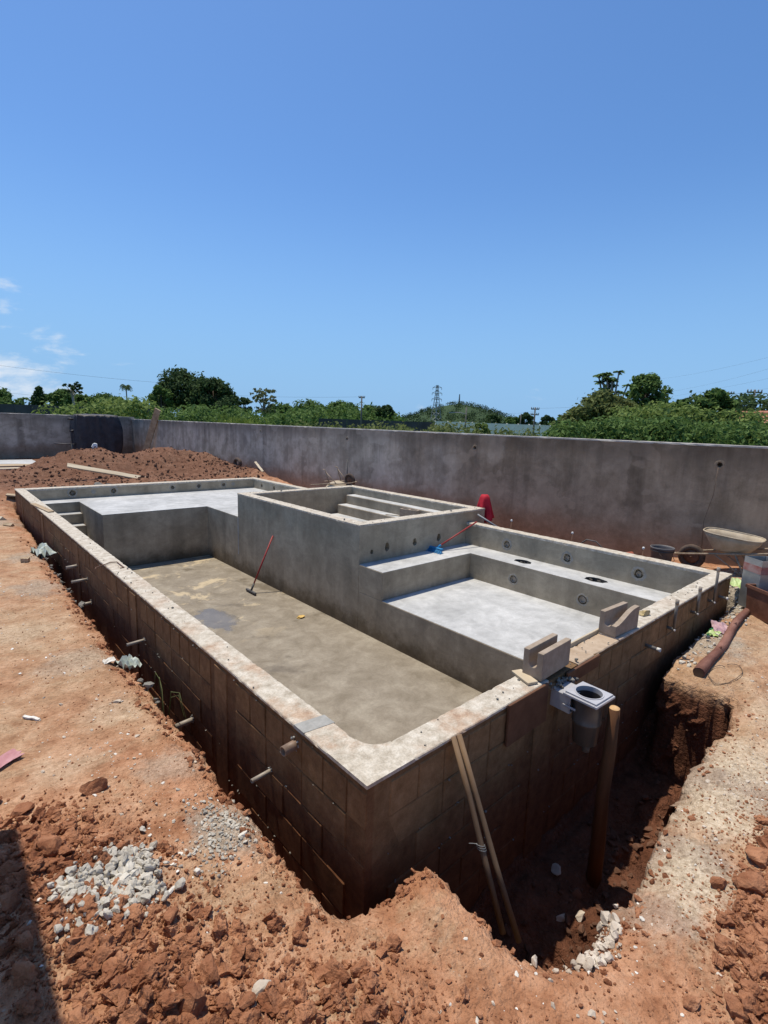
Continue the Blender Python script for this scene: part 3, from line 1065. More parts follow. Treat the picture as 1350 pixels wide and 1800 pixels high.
tag(gnd, kind='structure')


# cut clay bank at the far end of the pit: a rough sheet with tool marks in front of the ground's own drop
def cut_bank(i0, i1, zb, seed):
    pts = []
    for i in range(i0, i1):
        a_, b_ = EXC[i], EXC[i + 1]
        n_ = max(1, int(np.hypot(*(b_ - a_)) / 0.02))
        pts += [a_ + (b_ - a_) * k / n_ for k in range(n_)]
    pts = np.array(pts + [EXC[i1]])
    for _ in range(6):
        pts[1:-1] = (pts[:-2] + pts[2:] + 2 * pts[1:-1]) / 4
    tg = np.gradient(pts, axis=0)
    tg /= np.linalg.norm(tg, axis=1)[:, None]
    nr = np.stack([-tg[:, 1], tg[:, 0]], 1)          # towards the inside of the pit
    rows = 46
    arc = np.concatenate([[0], np.cumsum(np.hypot(*np.diff(pts, axis=0).T))])
    topz = ground_z(pts[:, 0] - nr[:, 0] * 0.10, pts[:, 1] - nr[:, 1] * 0.10)
    V_ = []
    for j in range(rows):
        u = j / (rows - 1)
        z_ = topz - 0.025 + (zb - topz) * u
        q = np.array([mnoise.fractal(Vector((a_ * 4.0, zz * 4.0, seed)), 0.8, 2.1, 6) for a_, zz in zip(arc, z_)])
        teeth = np.array([abs(((a_ * 0.75 + zz * 0.5) * 11 + 0.8 * mnoise.noise(Vector((a_ * 5, zz * 5, 3)))) % 1.0 - 0.5) for a_, zz in zip(arc, z_)])
        off = 0.012 + 0.05 * q + 0.035 * teeth * np.clip(u * 6, 0, 1) + 0.05 * u
        if j == 0:
            off = np.full_like(off, -0.06)
        elif j == 1:
            off = off * 0.3 - 0.02
        V_.append(np.stack([pts[:, 0] + nr[:, 0] * off, pts[:, 1] + nr[:, 1] * off, z_], 1))
    n_ = len(pts)
    ii_ = np.arange(rows * n_).reshape(rows, n_)
    F_ = np.stack([ii_[:-1, :-1], ii_[1:, :-1], ii_[1:, 1:], ii_[:-1, 1:]], -1).reshape(-1, 4)
    o = link('pit_bank', np_mesh('pit_bank', np.concatenate(V_), F_, 'soil', False))
    tag(o, kind='structure')


cut_bank(22, 29, -1.5, 4.2)


def gz(x, y):
    return float(ground_z(np.array([x]), np.array([y]))[0])


# ================================================================== SWIMMING POOL
W, L, CW, FWL = 5.805, 12.135, 0.175, 0.25
A, B0, B1, A2, SZ = 3.196, 3.989, 7.873, 6.145, 0.212
T1, C1, EX, C2 = 0.272, 9.378, 1.082, 11.349
T3, BM, NX, T2, DZ = 0.38, 0.524, 5.128, 0.79, 1.391
pool = empty('swimming_pool', 'unfinished concrete swimming pool with raised spa, shallow bench and sunken ledge', 'swimming pool')
IXR = W - CW          # inner face of the back wall
IYF = L - FWL         # inner face of the far wall
# floors and ledges
prism(rect(CW, CW, A, C1), -1.6, -DZ).build('deep_floor', 'deep_floor', pool)
prism([(CW, C2), (EX, C2), (EX, C1), (A, C1), (A, B1), (IXR, B1), (IXR, IYF), (CW, IYF)], -1.6, -T1).build('ledge', 'plaster_deep', pool)
prism(rect(CW + 0.002, C2, IXR - 0.002, IYF - 0.002), -T1 + 0.001, -T1 + 0.004).build('ledge_screed', 'plaster_light', pool)
prism(rect(EX + 0.002, C1 + 0.002, A - 0.002, C2), -T1 + 0.001, -T1 + 0.004).build('ledge_screed', 'plaster_light', pool)
prism(rect(A + 0.002, B1 + 0.002, IXR - 0.002, C2), -T1 + 0.001, -T1 + 0.004).build('ledge_screed', 'plaster_light', pool)
prism(rect(A, CW, IXR, B0), -1.6, -T2).build('shallow_floor', 'plaster_deep', pool)
prism(rect(A + 0.004, CW + 0.002, NX - 0.002, B0 - BM - 0.002), -T2 + 0.001, -T2 + 0.004).build('shallow_screed', 'plaster_light', pool)
# bench: L-shaped, two round openings in its riser and two chiselled pits in its top
rh = [(blob((B0 - BM) - 2.62, -0.61, 0.062, 0.062, 20, 0.06, 3), 0.05), (blob((B0 - BM) - 1.51, -0.62, 0.066, 0.062, 20, 0.06, 4), 0.05)]
th = [(blob(5.40, 2.64, 0.10, 0.14, 14, 0.14, 5), 0.17), (blob(5.395, 1.48, 0.105, 0.16, 14, 0.14, 6), 0.17)]
prism(rect(A, B0 - BM, IXR, B0), -T2, -T3).build('bench', 'plaster_wall', pool)
prism([(NX, B0 - BM), (NX, CW), (IXR, CW), (IXR, B0 - BM)], -T2, -T3, th, {0: rh}).build('bench', 'plaster_wall', pool)
prism(rect(A + 0.004, B0 - BM + 0.004, IXR - 0.002, B0 - 0.002), -T3 + 0.001, -T3 + 0.004).build('bench_screed', 'plaster_light', pool)
prism(rect(NX + 0.004, CW + 0.002, IXR - 0.002, B0 - BM + 0.004), -T3 + 0.001, -T3 + 0.004, [(th[0][0], 0.15), (th[1][0], 0.15)], None, False).build('bench_screed', 'plaster_light', pool)
# the screed's recesses are dark pits with broken concrete in them
rs = random.Random(4)


def stone_mesh(seed, sub=2, amp=0.28, flat=0.75, crumb=0.10):
    """broken lump: flat fracture faces roughened by fractal noise"""
    bm = bmesh.new()
    bmesh.ops.create_icosphere(bm, subdivisions=sub, radius=1.0)
    r = random.Random(seed)
    planes = [(Vector((r.gauss(0, 1), r.gauss(0, 1), r.gauss(0, 1))).normalized(), r.uniform(0.38, 0.85)) for _ in range(9)]
    off = Vector((r.uniform(0, 50), r.uniform(0, 50), r.uniform(0, 50)))
    for v in bm.verts:
        c = v.co.copy()
        n0 = c.normalized()
        for pn, pd in planes:
            q = c.dot(pn)
            if q > pd:
                c -= pn * (q - pd)
        k = 1 + crumb * mnoise.fractal(n0 * 1.6 + off, 0.75, 2.1, 5) * 1.3 + amp * 0.25 * mnoise.noise(n0 * 1.1 + off)
        v.co = Vector((c.x * k, c.y * k * 0.85, c.z * k * flat))
    m = MB()
    m.bm(bm)
    return m


def scatter_mesh(pts, sizes, seed, sub=1, variants=10, flat=0.75, sink=0.25, crumb=0.12, big=9.0):
    """many loose lumps as one mesh (V,F); lumps larger than big get a finer surface"""
    rg = np.random.default_rng(seed)
    base, fine = [], []
    for k in range(variants):
        m = stone_mesh(seed * 50 + k, sub, 0.4, flat, crumb)
        base.append((np.array([tuple(q) for q in m.v]), np.array(m.f)))
        if big < 1:
            m = stone_mesh(seed * 50 + 25 + k, 4, 0.4, flat, crumb)
            fine.append((np.array([tuple(q) for q in m.v]), np.array(m.f)))
    VV, FFs, off = [], [], 0
    for (x, y, z), s in zip(pts, sizes):
        bv, bf = (fine if s > big else base)[rg.integers(variants)]
        a = rg.uniform(0, 2 * math.pi)
        t = rg.normal(0, 0.35, 2)
        ca, sa = math.cos(a), math.sin(a)
        v = bv * s * rg.uniform(0.7, 1.3, 3)
        v = np.stack([v[:, 0] * ca - v[:, 1] * sa, v[:, 0] * sa + v[:, 1] * ca, v[:, 2] + v[:, 0] * t[0] * 0.5 + v[:, 1] * t[1] * 0.5], 1)
        v += np.array([x, y, z + s * flat * (1 - 2 * sink) * 0.8])
        VV.append(v)
        FFs.append(bf + off)
        off += len(bv)
    return np.concatenate(VV), np.concatenate(FFs)


for cx, cy in ((5.40, 2.64), (5.395, 1.48)):
    pts = [(cx + rs.uniform(-.07, .07), cy + rs.uniform(-.11, .11), -T3 - 0.13 + rs.uniform(0, .10)) for _ in range(24)]
    V, F = scatter_mesh(pts, [rs.uniform(.018, .04) for _ in pts], 7 + int(cy), 1)
    tag(link('pit_rubble', np_mesh('pit_rubble', V, F, 'hole_dark'), pool), kind='stuff')
    ol = th[0][0] if cy > 2 else th[1][0]
    cup, fcs = [], []
    for zz, k_ in ((-T3 + 0.003, 0.985), (-T3 - 0.14, 0.93)):
        cup += [(cx + (x - cx) * k_, cy + (y - cy) * k_, zz) for x, y in ol]
    nn_ = len(ol)
    fcs = [(k, (k + 1) % nn_, nn_ + (k + 1) % nn_, nn_ + k) for k in range(nn_)] + [tuple(range(nn_, 2 * nn_))]
    MB().add(cup, fcs).build('pit_lining', 'hole_dark', pool)
# left wall: core, blocks, columns, coping
prism(rect(0.004, 0.004, CW, L), -1.6, -0.016).build('wall_core', 'mortar', pool)
prism(rect(CW, 0.004, W - 0.01, CW), -1.6, -0.016).build('wall_core', 'mortar', pool)
# back wall (two stretches either side of the spa) with round openings
hb = [(blob(B0 - y, z, 0.055, 0.055, 16, 0.12, 20 + k, key=0.03 * (k % 2 == 1) + 0.015), 0.045) for k, (y, z) in enumerate(((3.12, -0.235), (2.05, -0.235), (1.01, -0.225)))]
prism([(IXR, B0), (IXR, CW), (W, CW), (W, B0)], -1.0, -0.04, (), {0: hb}).build('pool_wall', 'plaster_wall', pool)
hb2 = [(blob(IYF - y, z, 0.05, 0.055, 16, 0.12, 30 + k), 0.05) for k, (y, z) in enumerate(((11.38, -0.15), (10.69, -0.145)))]
prism([(IXR, IYF), (IXR, B1), (W, B1), (W, IYF)], -1.0, -0.04, (), {0: hb2}).build('pool_wall', 'plaster_wall', pool)
hf = [(blob(x - CW, -0.135, rr, rr * 0.95, 16, 0.1, 40 + k), 0.06) for k, (x, rr) in enumerate(((1.06, .066), (1.93, .06), (3.33, .05), (4.03, .05), (4.73, .05)))]
prism(rect(CW, IYF, W, L), -1.0, -0.04, (), {0: hf}).build('end_wall', 'plaster_wall', pool)


def ring_part(name, c, axis_, r0, r1, mat, seed, parent=pool, n=18, lift=0.003):
    """thin ragged mortar collar round an opening, standing a few millimetres proud"""
    r = random.Random(seed)
    vs, fs = [], []
    for k in range(n):
        t = 2 * math.pi * k / n
        j = 1 + r.uniform(-.12, .12)
        for rr, l in ((r0, 0.0), (r0 * 1.02, lift), (r1 * j, lift * 0.8), (r1 * j * 1.06, 0.0005)):
            u, z = math.cos(t) * rr, math.sin(t) * rr
            if axis_ == 'x':
                vs.append((c[0] - l, c[1] - u, c[2] + z))
            else:
                vs.append((c[0] + u, c[1] - l, c[2] + z))
    for k in range(n):
        k2 = (k + 1) % n
        for j in range(3):
            fs.append((k * 4 + j, k * 4 + j + 1, k2 * 4 + j + 1, k2 * 4 + j))
    m = MB()
    m.add(vs, fs)
    return m.build(name, mat, parent)


def stub(c, axis_, r, parent=pool, mat='pipe_grey', ln=0.05, out=0.0):
    d = Vector((1, 0, 0)) if axis_ == 'x' else Vector((0, 1, 0))
    c = Vector(c)
    o = MB().pipe(c - d * out, c + d * ln, r, r * 0.82, 14).build('pipe_stub', mat, parent)
    MB().lathe([(0.0005, 0), (r * 0.8, 0)], n=14).build('pipe_plug', mat, o)
    pl = o.children[0]
    pl.matrix_local = Matrix.Translation(c + d * 0.016) @ (Vector((0, 0, 1)).rotation_difference(-d)).to_matrix().to_4x4()
    return o


for k, (x, rr) in enumerate(((1.06, .066), (1.93, .06), (3.33, .05), (4.03, .05), (4.73, .05))):
    ring_part('mortar_collar', (x, IYF, -0.135), 'y', rr * 1.12, rr * 1.5, 'hole_rim', 60 + k)
    stub((x, IYF + 0.012, -0.135), 'y', rr * 0.5)
for x in (1.49, 5.01):
    ring_part('mortar_patch', (x, IYF, -0.13), 'y', 0.002, 0.05, 'hole_rim', int(x * 100))
for y, z in ((3.12, -0.23), (2.05, -0.225), (1.01, -0.215)):
    ring_part('mortar_collar', (IXR, y, z), 'x', 0.066, 0.095, 'hole_rim', int(y * 77))
    stub((IXR + 0.01, y, z - 0.004), 'x', 0.034, mat='pvc')
for y, z in ((2.62, -0.61), (1.51, -0.62)):
    ring_part('mortar_collar', (NX, y, z), 'x', 0.068, 0.082, 'hole_rim', int(y * 77))
    stub((NX + 0.006, y, z), 'x', 0.046, mat='pvc')
# entry steps in the far left corner
ye = [C2, 11.08, 10.82, 10.56, 10.30]
for k in range(4):
    zt = -T1 - (DZ - T1) / 5 * (k + 1)
    MB().box((CW, ye[k + 1], -1.45), (EX - 0.001, ye[k] - 0.001, zt), 0.006).build('step', 'plaster_wall', pool)
    MB().box((CW + 0.01, ye[k + 1] + 0.008, zt), (EX - 0.012, ye[k] - 0.01, zt + 0.003)).build('step_screed', 'plaster_light', pool)
for o_ in list(pool.children):
    if o_.name.split('.')[0] in ('ledge', 'bench', 'shallow_floor'):
        bv_ = o_.modifiers.new('worn_edge', 'BEVEL')
        bv_.width, bv_.segments, bv_.limit_method = 0.007, 2, 'ANGLE'
# raised spa
SW = 0.2
hs = [(blob(3.44 - A, -0.222, 0.03, 0.036, 14, 0.12, 50), 0.09)]
for k, x in enumerate((3.75, 4.35, 4.92)):
    hs.append((blob(x - A, -0.205, 0.048, 0.05, 16, 0.14, 51 + k, key=0.038), 0.09))
prism([(A, B0), (A2, B0), (A2, B0 + SW), (A, B0 + SW)], -1.6, SZ - 0.03, (), {0: hs}).build('spa_wall', 'plaster_deep', pool)
prism(rect(A, B0 + SW, A + SW, B1), -1.6, SZ - 0.03).build('spa_wall', 'plaster_deep', pool)
prism(rect(A2 - SW, B0 + SW, A2, B1), -1.6, SZ - 0.03).build('spa_wall', 'plaster_deep', pool)
MB().box((A - 0.003, B1 - 0.014, -1.05), (A + 0.01, B1 + 0.012, -T1 - 0.012), 0.002, 0.002).build('joint_mortar', 'plaster_light', pool)
prism(rect(A + SW, B1 - SW, A2 - SW, B1), -1.6, SZ - 0.03).build('spa_wall', 'plaster_wall', pool)
prism(rect(A + SW, B0 + SW, A2 - SW, B1 - SW), -1.0, -0.62).build('spa_floor', 'plaster_wall', pool)
for k, (x0, x1, z, y1) in enumerate(((5.70, A2 - SW, 0.045, 7.55), (5.44, 5.70, -0.15, 7.53), (5.19, 5.44, -0.35, 7.51))):
    MB().box((x0, B0 + SW, -0.62), (x1 - 0.001, y1, z), 0.008).build('spa_step', 'plaster_wall', pool)
    MB().box((x0 + 0.012, B0 + SW + 0.01, z), (x1 - 0.012, y1 - 0.01, z + 0.003)).build('spa_step_screed', 'plaster_light', pool)
ov = 0.004
for p0, p1 in (((A + SW / 2, B1 + ov, SZ), (A + SW / 2, B0 - ov, SZ)), ((A2 - SW / 2, B0 - ov, SZ), (A2 - SW / 2, B1 + ov, SZ)),
               ((A + SW + .003, B0 + SW / 2, SZ), (A2 - SW - .003, B0 + SW / 2, SZ)), ((A + SW + .003, B1 - SW / 2, SZ), (A2 - SW - .003, B1 - SW / 2, SZ))):
    rough_bar(p0, p1, SW + 2 * ov, 0.03, 0.06, 0.006, 0.0015, int(p0[0] * 91 + p0[1] * 7), 0.006).build('spa_coping', 'coping', pool)
# wall copings
rough_bar((CW / 2, -0.004, 0), (CW / 2, L + 0.004, 0), CW + 0.008, 0.018, 0.03, 0.005, 0.0012, 3, 0.007).build('coping', 'coping', pool)
rough_bar((CW + 0.006, CW / 2, 0), (1.585, CW / 2, 0), CW + 0.008, 0.018, 0.03, 0.005, 0.0010, 5, 0.006).build('coping', 'coping', pool)
rough_bar((1.99, CW / 2, -0.008), (2.66, CW / 2, -0.008), CW + 0.004, 0.012, 0.03, 0.006, 0.0016, 6, 0.012).build('coping', 'tan_concrete', pool)
rough_bar((2.665, CW / 2, 0), (W - CW - 0.006, CW / 2, 0), CW + 0.008, 0.018, 0.04, 0.005, 0.0010, 7, 0.006).build('coping', 'coping', pool)
rough_bar((W - CW / 2, -0.004, 0), (W - CW / 2, B0 - 0.006, 0), CW + 0.008, 0.04, 0.05, 0.006, 0.0014, 8, 0.006).build('coping', 'coping', pool)
rough_bar((W - CW / 2, B1 + 0.006, 0), (W - CW / 2, IYF - 0.006, 0), CW + 0.008, 0.04, 0.06, 0.006, 0.0014, 9, 0.006).build('coping', 'coping', pool)
rough_bar((CW + 0.006, L - FWL / 2, 0), (W, L - FWL / 2, 0), FWL + 0.008, 0.04, 0.06, 0.006, 0.0014, 10, 0.006).build('coping', 'coping', pool)
# rounded inner corner at the near end
q_ = -0.0055
fl = [(q_, q_), (CW + 0.134, q_), (CW + 0.134, CW + 0.004)] + [(CW + 0.134 - 0.13 * math.sin(t), CW + 0.134 - 0.13 * math.cos(t)) for t in [math.pi / 2 * k / 10 for k in range(1, 10)]] + [(CW + 0.004, CW + 0.134), (q_, CW + 0.134)]
prism(fl, -0.018, 0.0015).build('corner_coping', 'coping', pool)
fl2 = [(CW - 0.02, CW - 0.02), (CW + 0.13, CW - 0.02)] + [(CW + 0.13 - 0.126 * math.sin(t), CW + 0.13 - 0.126 * math.cos(t)) for t in [math.pi / 2 * k / 10 for k in range(11)]] + [(CW - 0.02, CW + 0.13)]
prism(fl2, -DZ - 0.05, -0.06).build('corner_fillet', 'plaster_deep', pool)
# fresh mortar patch across the left coping
bmz = MB()
bmz.add([(-0.007, 0.525, 0.0025), (0.181, 0.50, 0.0025), (0.181, 0.60, 0.0025), (-0.007, 0.625, 0.0025), (-0.0075, 0.525, -0.017), (-0.0075, 0.625, -0.017), (0.182, 0.50, -0.017), (0.182, 0.60, -0.017)],
        [(0, 1, 2, 3), (0, 3, 5, 4), (1, 6, 7, 2), (0, 4, 6, 1), (3, 2, 7, 5)])
bmz.build('mortar_patch', 'new_mortar', pool)

# concrete blocks of the outer faces: courses of 0.2 m, joints 10 mm
random.seed(11)
BT = 0.03


def block_mesh(lx, ly, lz, seed):
    r = random.Random(seed)
    return MB().box((-lx / 2, -ly / 2, -lz / 2), (lx / 2, ly / 2, lz / 2), 0.005, 0.0025, r).mesh('block', 'block')


bm_full_l = [block_mesh(BT, 0.394, 0.194, k) for k in range(4)]
bm_half_l = [block_mesh(BT, 0.194, 0.194, 10 + k) for k in range(4)]
bm_full_n = [block_mesh(0.394, BT, 0.194, 20 + k) for k in range(4)]
bm_half_n = [block_mesh(0.194, BT, 0.194, 30 + k) for k in range(4)]
cols_l = [(1.48, 1.68), (3.48, 3.68), (5.95, 6.15), (8.6, 8.8), (11.0, 11.2)]
cols_n = [(1.44, 1.70)]


def lay(side, along0, along1, courses):
    for c in courses:
        zc = -0.055 - 0.2 * c - 0.094
        step = 0.2 if c == 0 else 0.4
        a = -0.05 if c % 2 == 0 else 0.15
        if step == 0.4 and c % 4 == 2:
            a -= 0.0
        while a < along1:
            lo, hi = a, a + step
            mid = (lo + hi) / 2
            a += step
            if mid < along0 or hi > along1 + 0.02 or lo < -0.005 + (0.2 if side == 'l' else 0.15) * 0:
                if lo < 0.0 and hi > 0.12 and along0 <= 0.01:
                    lo = 0.0
                    mid = (lo + hi) / 2
                else:
                    continue
            if any(hi > c0 + 0.02 and lo < c1 - 0.02 for c0, c1 in (cols_l if side == 'l' else cols_n)):
                continue
            pr = random.uniform(-0.004, 0.004)
            half = hi - lo < 0.3
            if side == 'l':
                me = random.choice(bm_half_l if half else bm_full_l)
                o = link('block', me, pool, (BT / 2 - 0.001 + pr * 0.6, mid, zc))
                o.rotation_euler = (random.uniform(-.006, .006), 0, random.uniform(-.012, .012))
                if hi - lo < 0.19 or 0.2 < hi - lo < 0.39:
                    o.scale = (1, (hi - lo - 0.012) / (0.194 if half else 0.394), 1)
            else:
                me = random.choice(bm_half_n if half else bm_full_n)
                o = link('block', me, pool, (mid, BT / 2 - 0.001 + pr * 0.6, zc))
                o.rotation_euler = (0, random.uniform(-.006, .006), random.uniform(-.012, .012))
                if hi - lo < 0.19 or 0.2 < hi - lo < 0.39:
                    o.scale = ((hi - lo - 0.012) / (0.194 if half else 0.394), 1, 1)


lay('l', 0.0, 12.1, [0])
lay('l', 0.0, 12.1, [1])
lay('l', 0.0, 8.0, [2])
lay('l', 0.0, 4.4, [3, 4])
lay('n', 0.04, 5.8, [0, 1])
lay('n', 0.04, 3.5, [2, 3, 4, 5])
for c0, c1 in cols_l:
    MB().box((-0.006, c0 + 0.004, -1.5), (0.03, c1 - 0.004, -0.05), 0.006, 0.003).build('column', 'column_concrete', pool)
MB().box((1.45, -0.006, -1.5), (1.69, 0.03, -0.05), 0.006, 0.004).build('column', 'column_concrete', pool)
# mortar lumps squeezed out of the joints
rm = random.Random(8)
pts = [(-0.004, rm.uniform(0.1, 9), -0.05 - 0.2 * rm.randint(0, 4) + rm.uniform(-.012, .012)) for _ in range(90)] + [(rm.uniform(0.1, 3.4), -0.004, -0.25 - 0.2 * rm.randint(0, 4) + rm.uniform(-.012, .012)) for _ in range(50)]
V, F = scatter_mesh(pts, [rm.uniform(.004, .012) for _ in pts], 17, 1)
tag(link('mortar_droppings', np_mesh('mortar_droppings', V, F, 'grey_rubble'), pool), kind='stuff')
# pipes sticking out of the left wall
for k, (y, z, ln, r, mt) in enumerate(((0.62, -0.115, 0.085, 0.028, 'pvc_brown'), (0.90, -0.44, 0.13, 0.013, 'pvc'), (2.13, -0.70, 0.14, 0.021, 'pvc'), (3.27, -0.43, 0.16, 0.015, 'pvc'),
                                       (5.40, -0.68, 0.13, 0.022, 'pvc'), (5.52, -0.40, 0.18, 0.017, 'pvc'), (6.10, -0.36, 0.13, 0.022, 'pvc'), (8.45, -0.55, 0.16, 0.018, 'pvc'))):
    o = MB().pipe((0.05, y, z), (-ln, y - 0.01, z - 0.006), r, r * 0.82, 14).build('outlet_pipe', mt, pool)
    V, F = scatter_mesh([(0.0, y + r * 1.2 * math.cos(t), z + r * 1.2 * math.sin(t)) for t in (0.4, 1.3, 2.4, 3.3, 4.4, 5.5)], [r * 0.55] * 6, 90 + k, 1)
    link('mortar_lump', np_mesh('mortar_lump', V, F, 'new_mortar'), o)
# vertical feed pipes on the near wall, each with an elbow fitting and a white cap
for k, (x, z1, z0) in enumerate(((3.75, 0.12, -0.17), (4.40, 0.12, -0.16), (4.95, 0.235, -0.155))):
    o = MB().pipe((x, -0.06, z0), (x, -0.06, z1), 0.0135, 0.010, 12).build('feed_pipe', 'pipe_grey', pool)
    MB().pipe((x, -0.06, z1 - 0.045), (x, -0.06, z1 + 0.002), 0.017, 0.0125, 12).build('socket', 'pvc', o)
    f = MB().tube([(x, 0.02, z0), (x, -0.05, z0), (x - 0.001, -0.066, z0)], 0.015, 12).build('elbow', 'pipe_grey', o)
    MB().tube([(x - 0.006, -0.066, z0 - 0.004), (x - 0.008, -0.076, z0 - 0.006)], 0.011, 10).build('cap', 'pvc_white', o)
MB().pipe((3.25, 0.02, -0.21), (3.25, -0.10, -0.215), 0.016, 0.013, 12).build('outlet_pipe', 'pipe_grey', pool)
MB().pipe((3.25, -0.10, -0.215), (3.25, -0.13, -0.215), 0.0175, 0.014, 12).build('outlet_socket', 'pvc_white', pool)
MB().pipe((5.35, 0.02, -0.19), (5.35, -0.08, -0.195), 0.016, 0.013, 12).build('outlet_pipe', 'pipe_grey', pool)
MB().pipe((5.35, -0.08, -0.195), (5.35, -0.10, -0.195), 0.0175, 0.014, 12).build('outlet_socket', 'pvc_white', pool)
# plywood shuttering left on the near wall
MB().box((1.10, -0.030, -0.27), (1.545, -0.010, 0.004), 0.003, 0.003).build('shutter_board', 'plywood', pool)
MB().box((1.80, -0.026, -0.11), (2.28, -0.008, -0.008), 0.003, 0.003).build('shutter_board', 'plywood', pool)
# thin strip of form board left standing along the inner edge between the two loose blocks
MB().box((1.96, CW + 0.006, -0.05), (2.72, CW + 0.022, 0.022), 0.002, 0.002).build('form_strip', 'pale_board', pool)
# broken mortar bedding round the skimmer throat
rm = random.Random(21)
pts = [(1.60 + rm.uniform(0, .36), rm.uniform(-0.05, 0.14), -0.055 + rm.uniform(-0.05, 0.015)) for _ in range(120)]
V, F = scatter_mesh(pts, [rm.uniform(.008, .028) for _ in pts], 23, 1)
tag(link('skimmer_bedding', np_mesh('skimmer_bedding', V, F, 'grey_rubble'), pool), kind='stuff')
# dried mortar crumbs on the copings
pts = [(A + rm.uniform(.01, .19), rm.uniform(B0, B1), SZ) for _ in range(22)] + [(rm.uniform(A, A2), B0 + rm.uniform(.01, .19), SZ) for _ in range(20)] + [(rm.uniform(0.01, .16), rm.uniform(0, L), 0.0) for _ in range(60)] + \
      [(A2 - rm.uniform(.01, .19), rm.uniform(B0, B1), SZ) for _ in range(30)] + [(rm.uniform(A + .2, A2), B1 - rm.uniform(.01, .19), SZ) for _ in range(40)] + [(rm.uniform(0.2, 5.6), rm.uniform(.01, .16), 0.0) for _ in range(40)]
V, F = scatter_mesh(pts, [rm.uniform(.003, .011) * (1 + 2 * (rm.random() < .08)) for _ in pts], 29, 1, sink=0.1)
tag(link('mortar_crumbs', np_mesh('mortar_crumbs', V, F, 'grey_rubble'), pool), kind='stuff')

# ================================================================== BOUNDARY WALLS
XW, YW, WT = 7.2, 28.9, 0.16
bw = empty('boundary_wall', 'long stained grey rendered wall running behind the pool and spa', 'wall', (XW, 0, 0))
ylo, yhi = -9.0, YW
hw = [(blob(yhi - y, z, 0.035, 0.035, 12, 0.2, 70 + k), 0.12) for k, (y, z) in enumerate(((0.66, 1.24), (5.13, 1.24), (9.5, 1.25), (14.33, 1.30)))]
prism([(0, yhi), (0, ylo), (WT, ylo), (WT, yhi)], -1.0, 1.51, (), {0: hw}).build('render', 'boundary_render', bw)
rough_bar((WT / 2, ylo, 1.53), (WT / 2, yhi, 1.535), WT + 0.012, 0.03, 0.12, 0.006, 0.004, 33, 0.01).build('wall_cap', 'wall_top', bw)
for k, (y, z) in enumerate(((0.66, 1.24), (5.13, 1.24), (9.5, 1.25), (14.33, 1.30))):
    ring_part('mortar_collar', (0, y, z), 'x', 0.04, 0.062, 'boundary_render', 80 + k, bw, lift=0.006)
fw_ = empty('boundary_wall', 'shorter grey wall closing the plot behind the tarpaulin-covered machine', 'wall', (0, YW, 0))
prism(rect(-30, 0, XW + WT, WT), -1.2, 1.62).build('render', 'boundary_render', fw_)
rough_bar((-30, WT / 2, 1.64), (XW + WT, WT / 2, 1.635), WT + 0.012, 0.03, 0.3, 0.006, 0.006, 34, 0.02).build('wall_cap', 'wall_top', fw_)
# roof on posts added out of view to shade the bottom left corner
pr = empty('shade_roof', 'flat concrete roof on posts added outside the view to shade the heap of clods', 'shade_roof', (-2.6, -1.0, -0.45))
MB().box((-3.0, -4.0, 3.00), (1.335, 3.05, 3.14), 0.01).build('roof_slab', 'roof_concrete', pr)
for px_, py_ in ((-2.6, -3.6), (-2.6, 2.0), (0.9, -3.6)):
    MB().box((px_ - .1, py_ - .1, 0), (px_ + .1, py_ + .1, 3.0), 0.01).build('post', 'roof_concrete', pr)

# ================================================================== LOOSE EARTH AND RUBBLE
rg = np.random.default_rng(5)


def on_ground(xy):
    xy = np.asarray(xy)
    z = ground_z(xy[:, 0], xy[:, 1])
    return np.column_stack([xy, z])


def heap(name, label, cat, n, cen, spread, smin, smax, mat, seed, power=3.0, sub=1, flat=0.8, keep=None, sink=0.3, crumb=0.12, big=9.0):
    r = np.random.default_rng(seed)
    xy = np.concatenate([r.normal(0, 1, (max(1, int(n * w_)), 2)) * np.array(sp) + np.array(c) for (c, sp, w_) in zip(cen, spread, np.full(len(cen), 1 / len(cen)))])
    if keep is not None:
        xy = xy[keep(xy[:, 0], xy[:, 1])]
    p3 = on_ground(xy)
    s = smin + (smax - smin) * r.random(len(p3)) ** power
    V, F = scatter_mesh(p3, s, seed, sub, 12, flat, sink, crumb, big)
    o = link(name, np_mesh(name, V, F, mat, False))
    return tag(o, label, cat, kind='stuff')


safe = lambda x, y: (poly_sdf(x, y, EXC) < -0.02)
heap('clod_heap', 'loose red clay clods covering the bottom left corner', 'soil', 4200, [(-1.05, 0.55), (-0.95, 0.15), (-0.75, -0.35), (-1.2, 0.95), (-0.62, -0.62)], [(.17, .28), (.2, .25), (.24, .2), (.1, .22), (.2, .12)],
     0.004, 0.050, 'clod', 61, 7.5, 2, keep=safe, crumb=0.24, big=0.026, sink=0.36)
heap('clod_heap', 'loose red clay clods in the bottom right corner', 'soil', 3200, [(1.05, -1.42), (1.45, -1.38), (1.9, -1.35), (1.5, -1.75), (0.75, -1.55)], [(.2, .12), (.28, .12), (.35, .13), (.4, .2), (.2, .1)],
     0.004, 0.050, 'clod', 62, 7.0, 2, crumb=0.24, big=0.026, sink=0.36, keep=lambda x, y: safe(x, y) & (y < -1.12 - 0.05 * (x > 1.3)))
heap('clod_crumbs', 'fine red crumbs filling the gaps between the clods at bottom left', 'soil', 12000, [(-1.05, 0.55), (-0.95, 0.15), (-0.75, -0.35), (-1.15, 0.9), (-0.6, -0.6)], [(.2, .3), (.22, .28), (.28, .24), (.14, .28), (.25, .16)],
     0.002, 0.014, 'clod', 81, 2.4, 1, keep=safe)
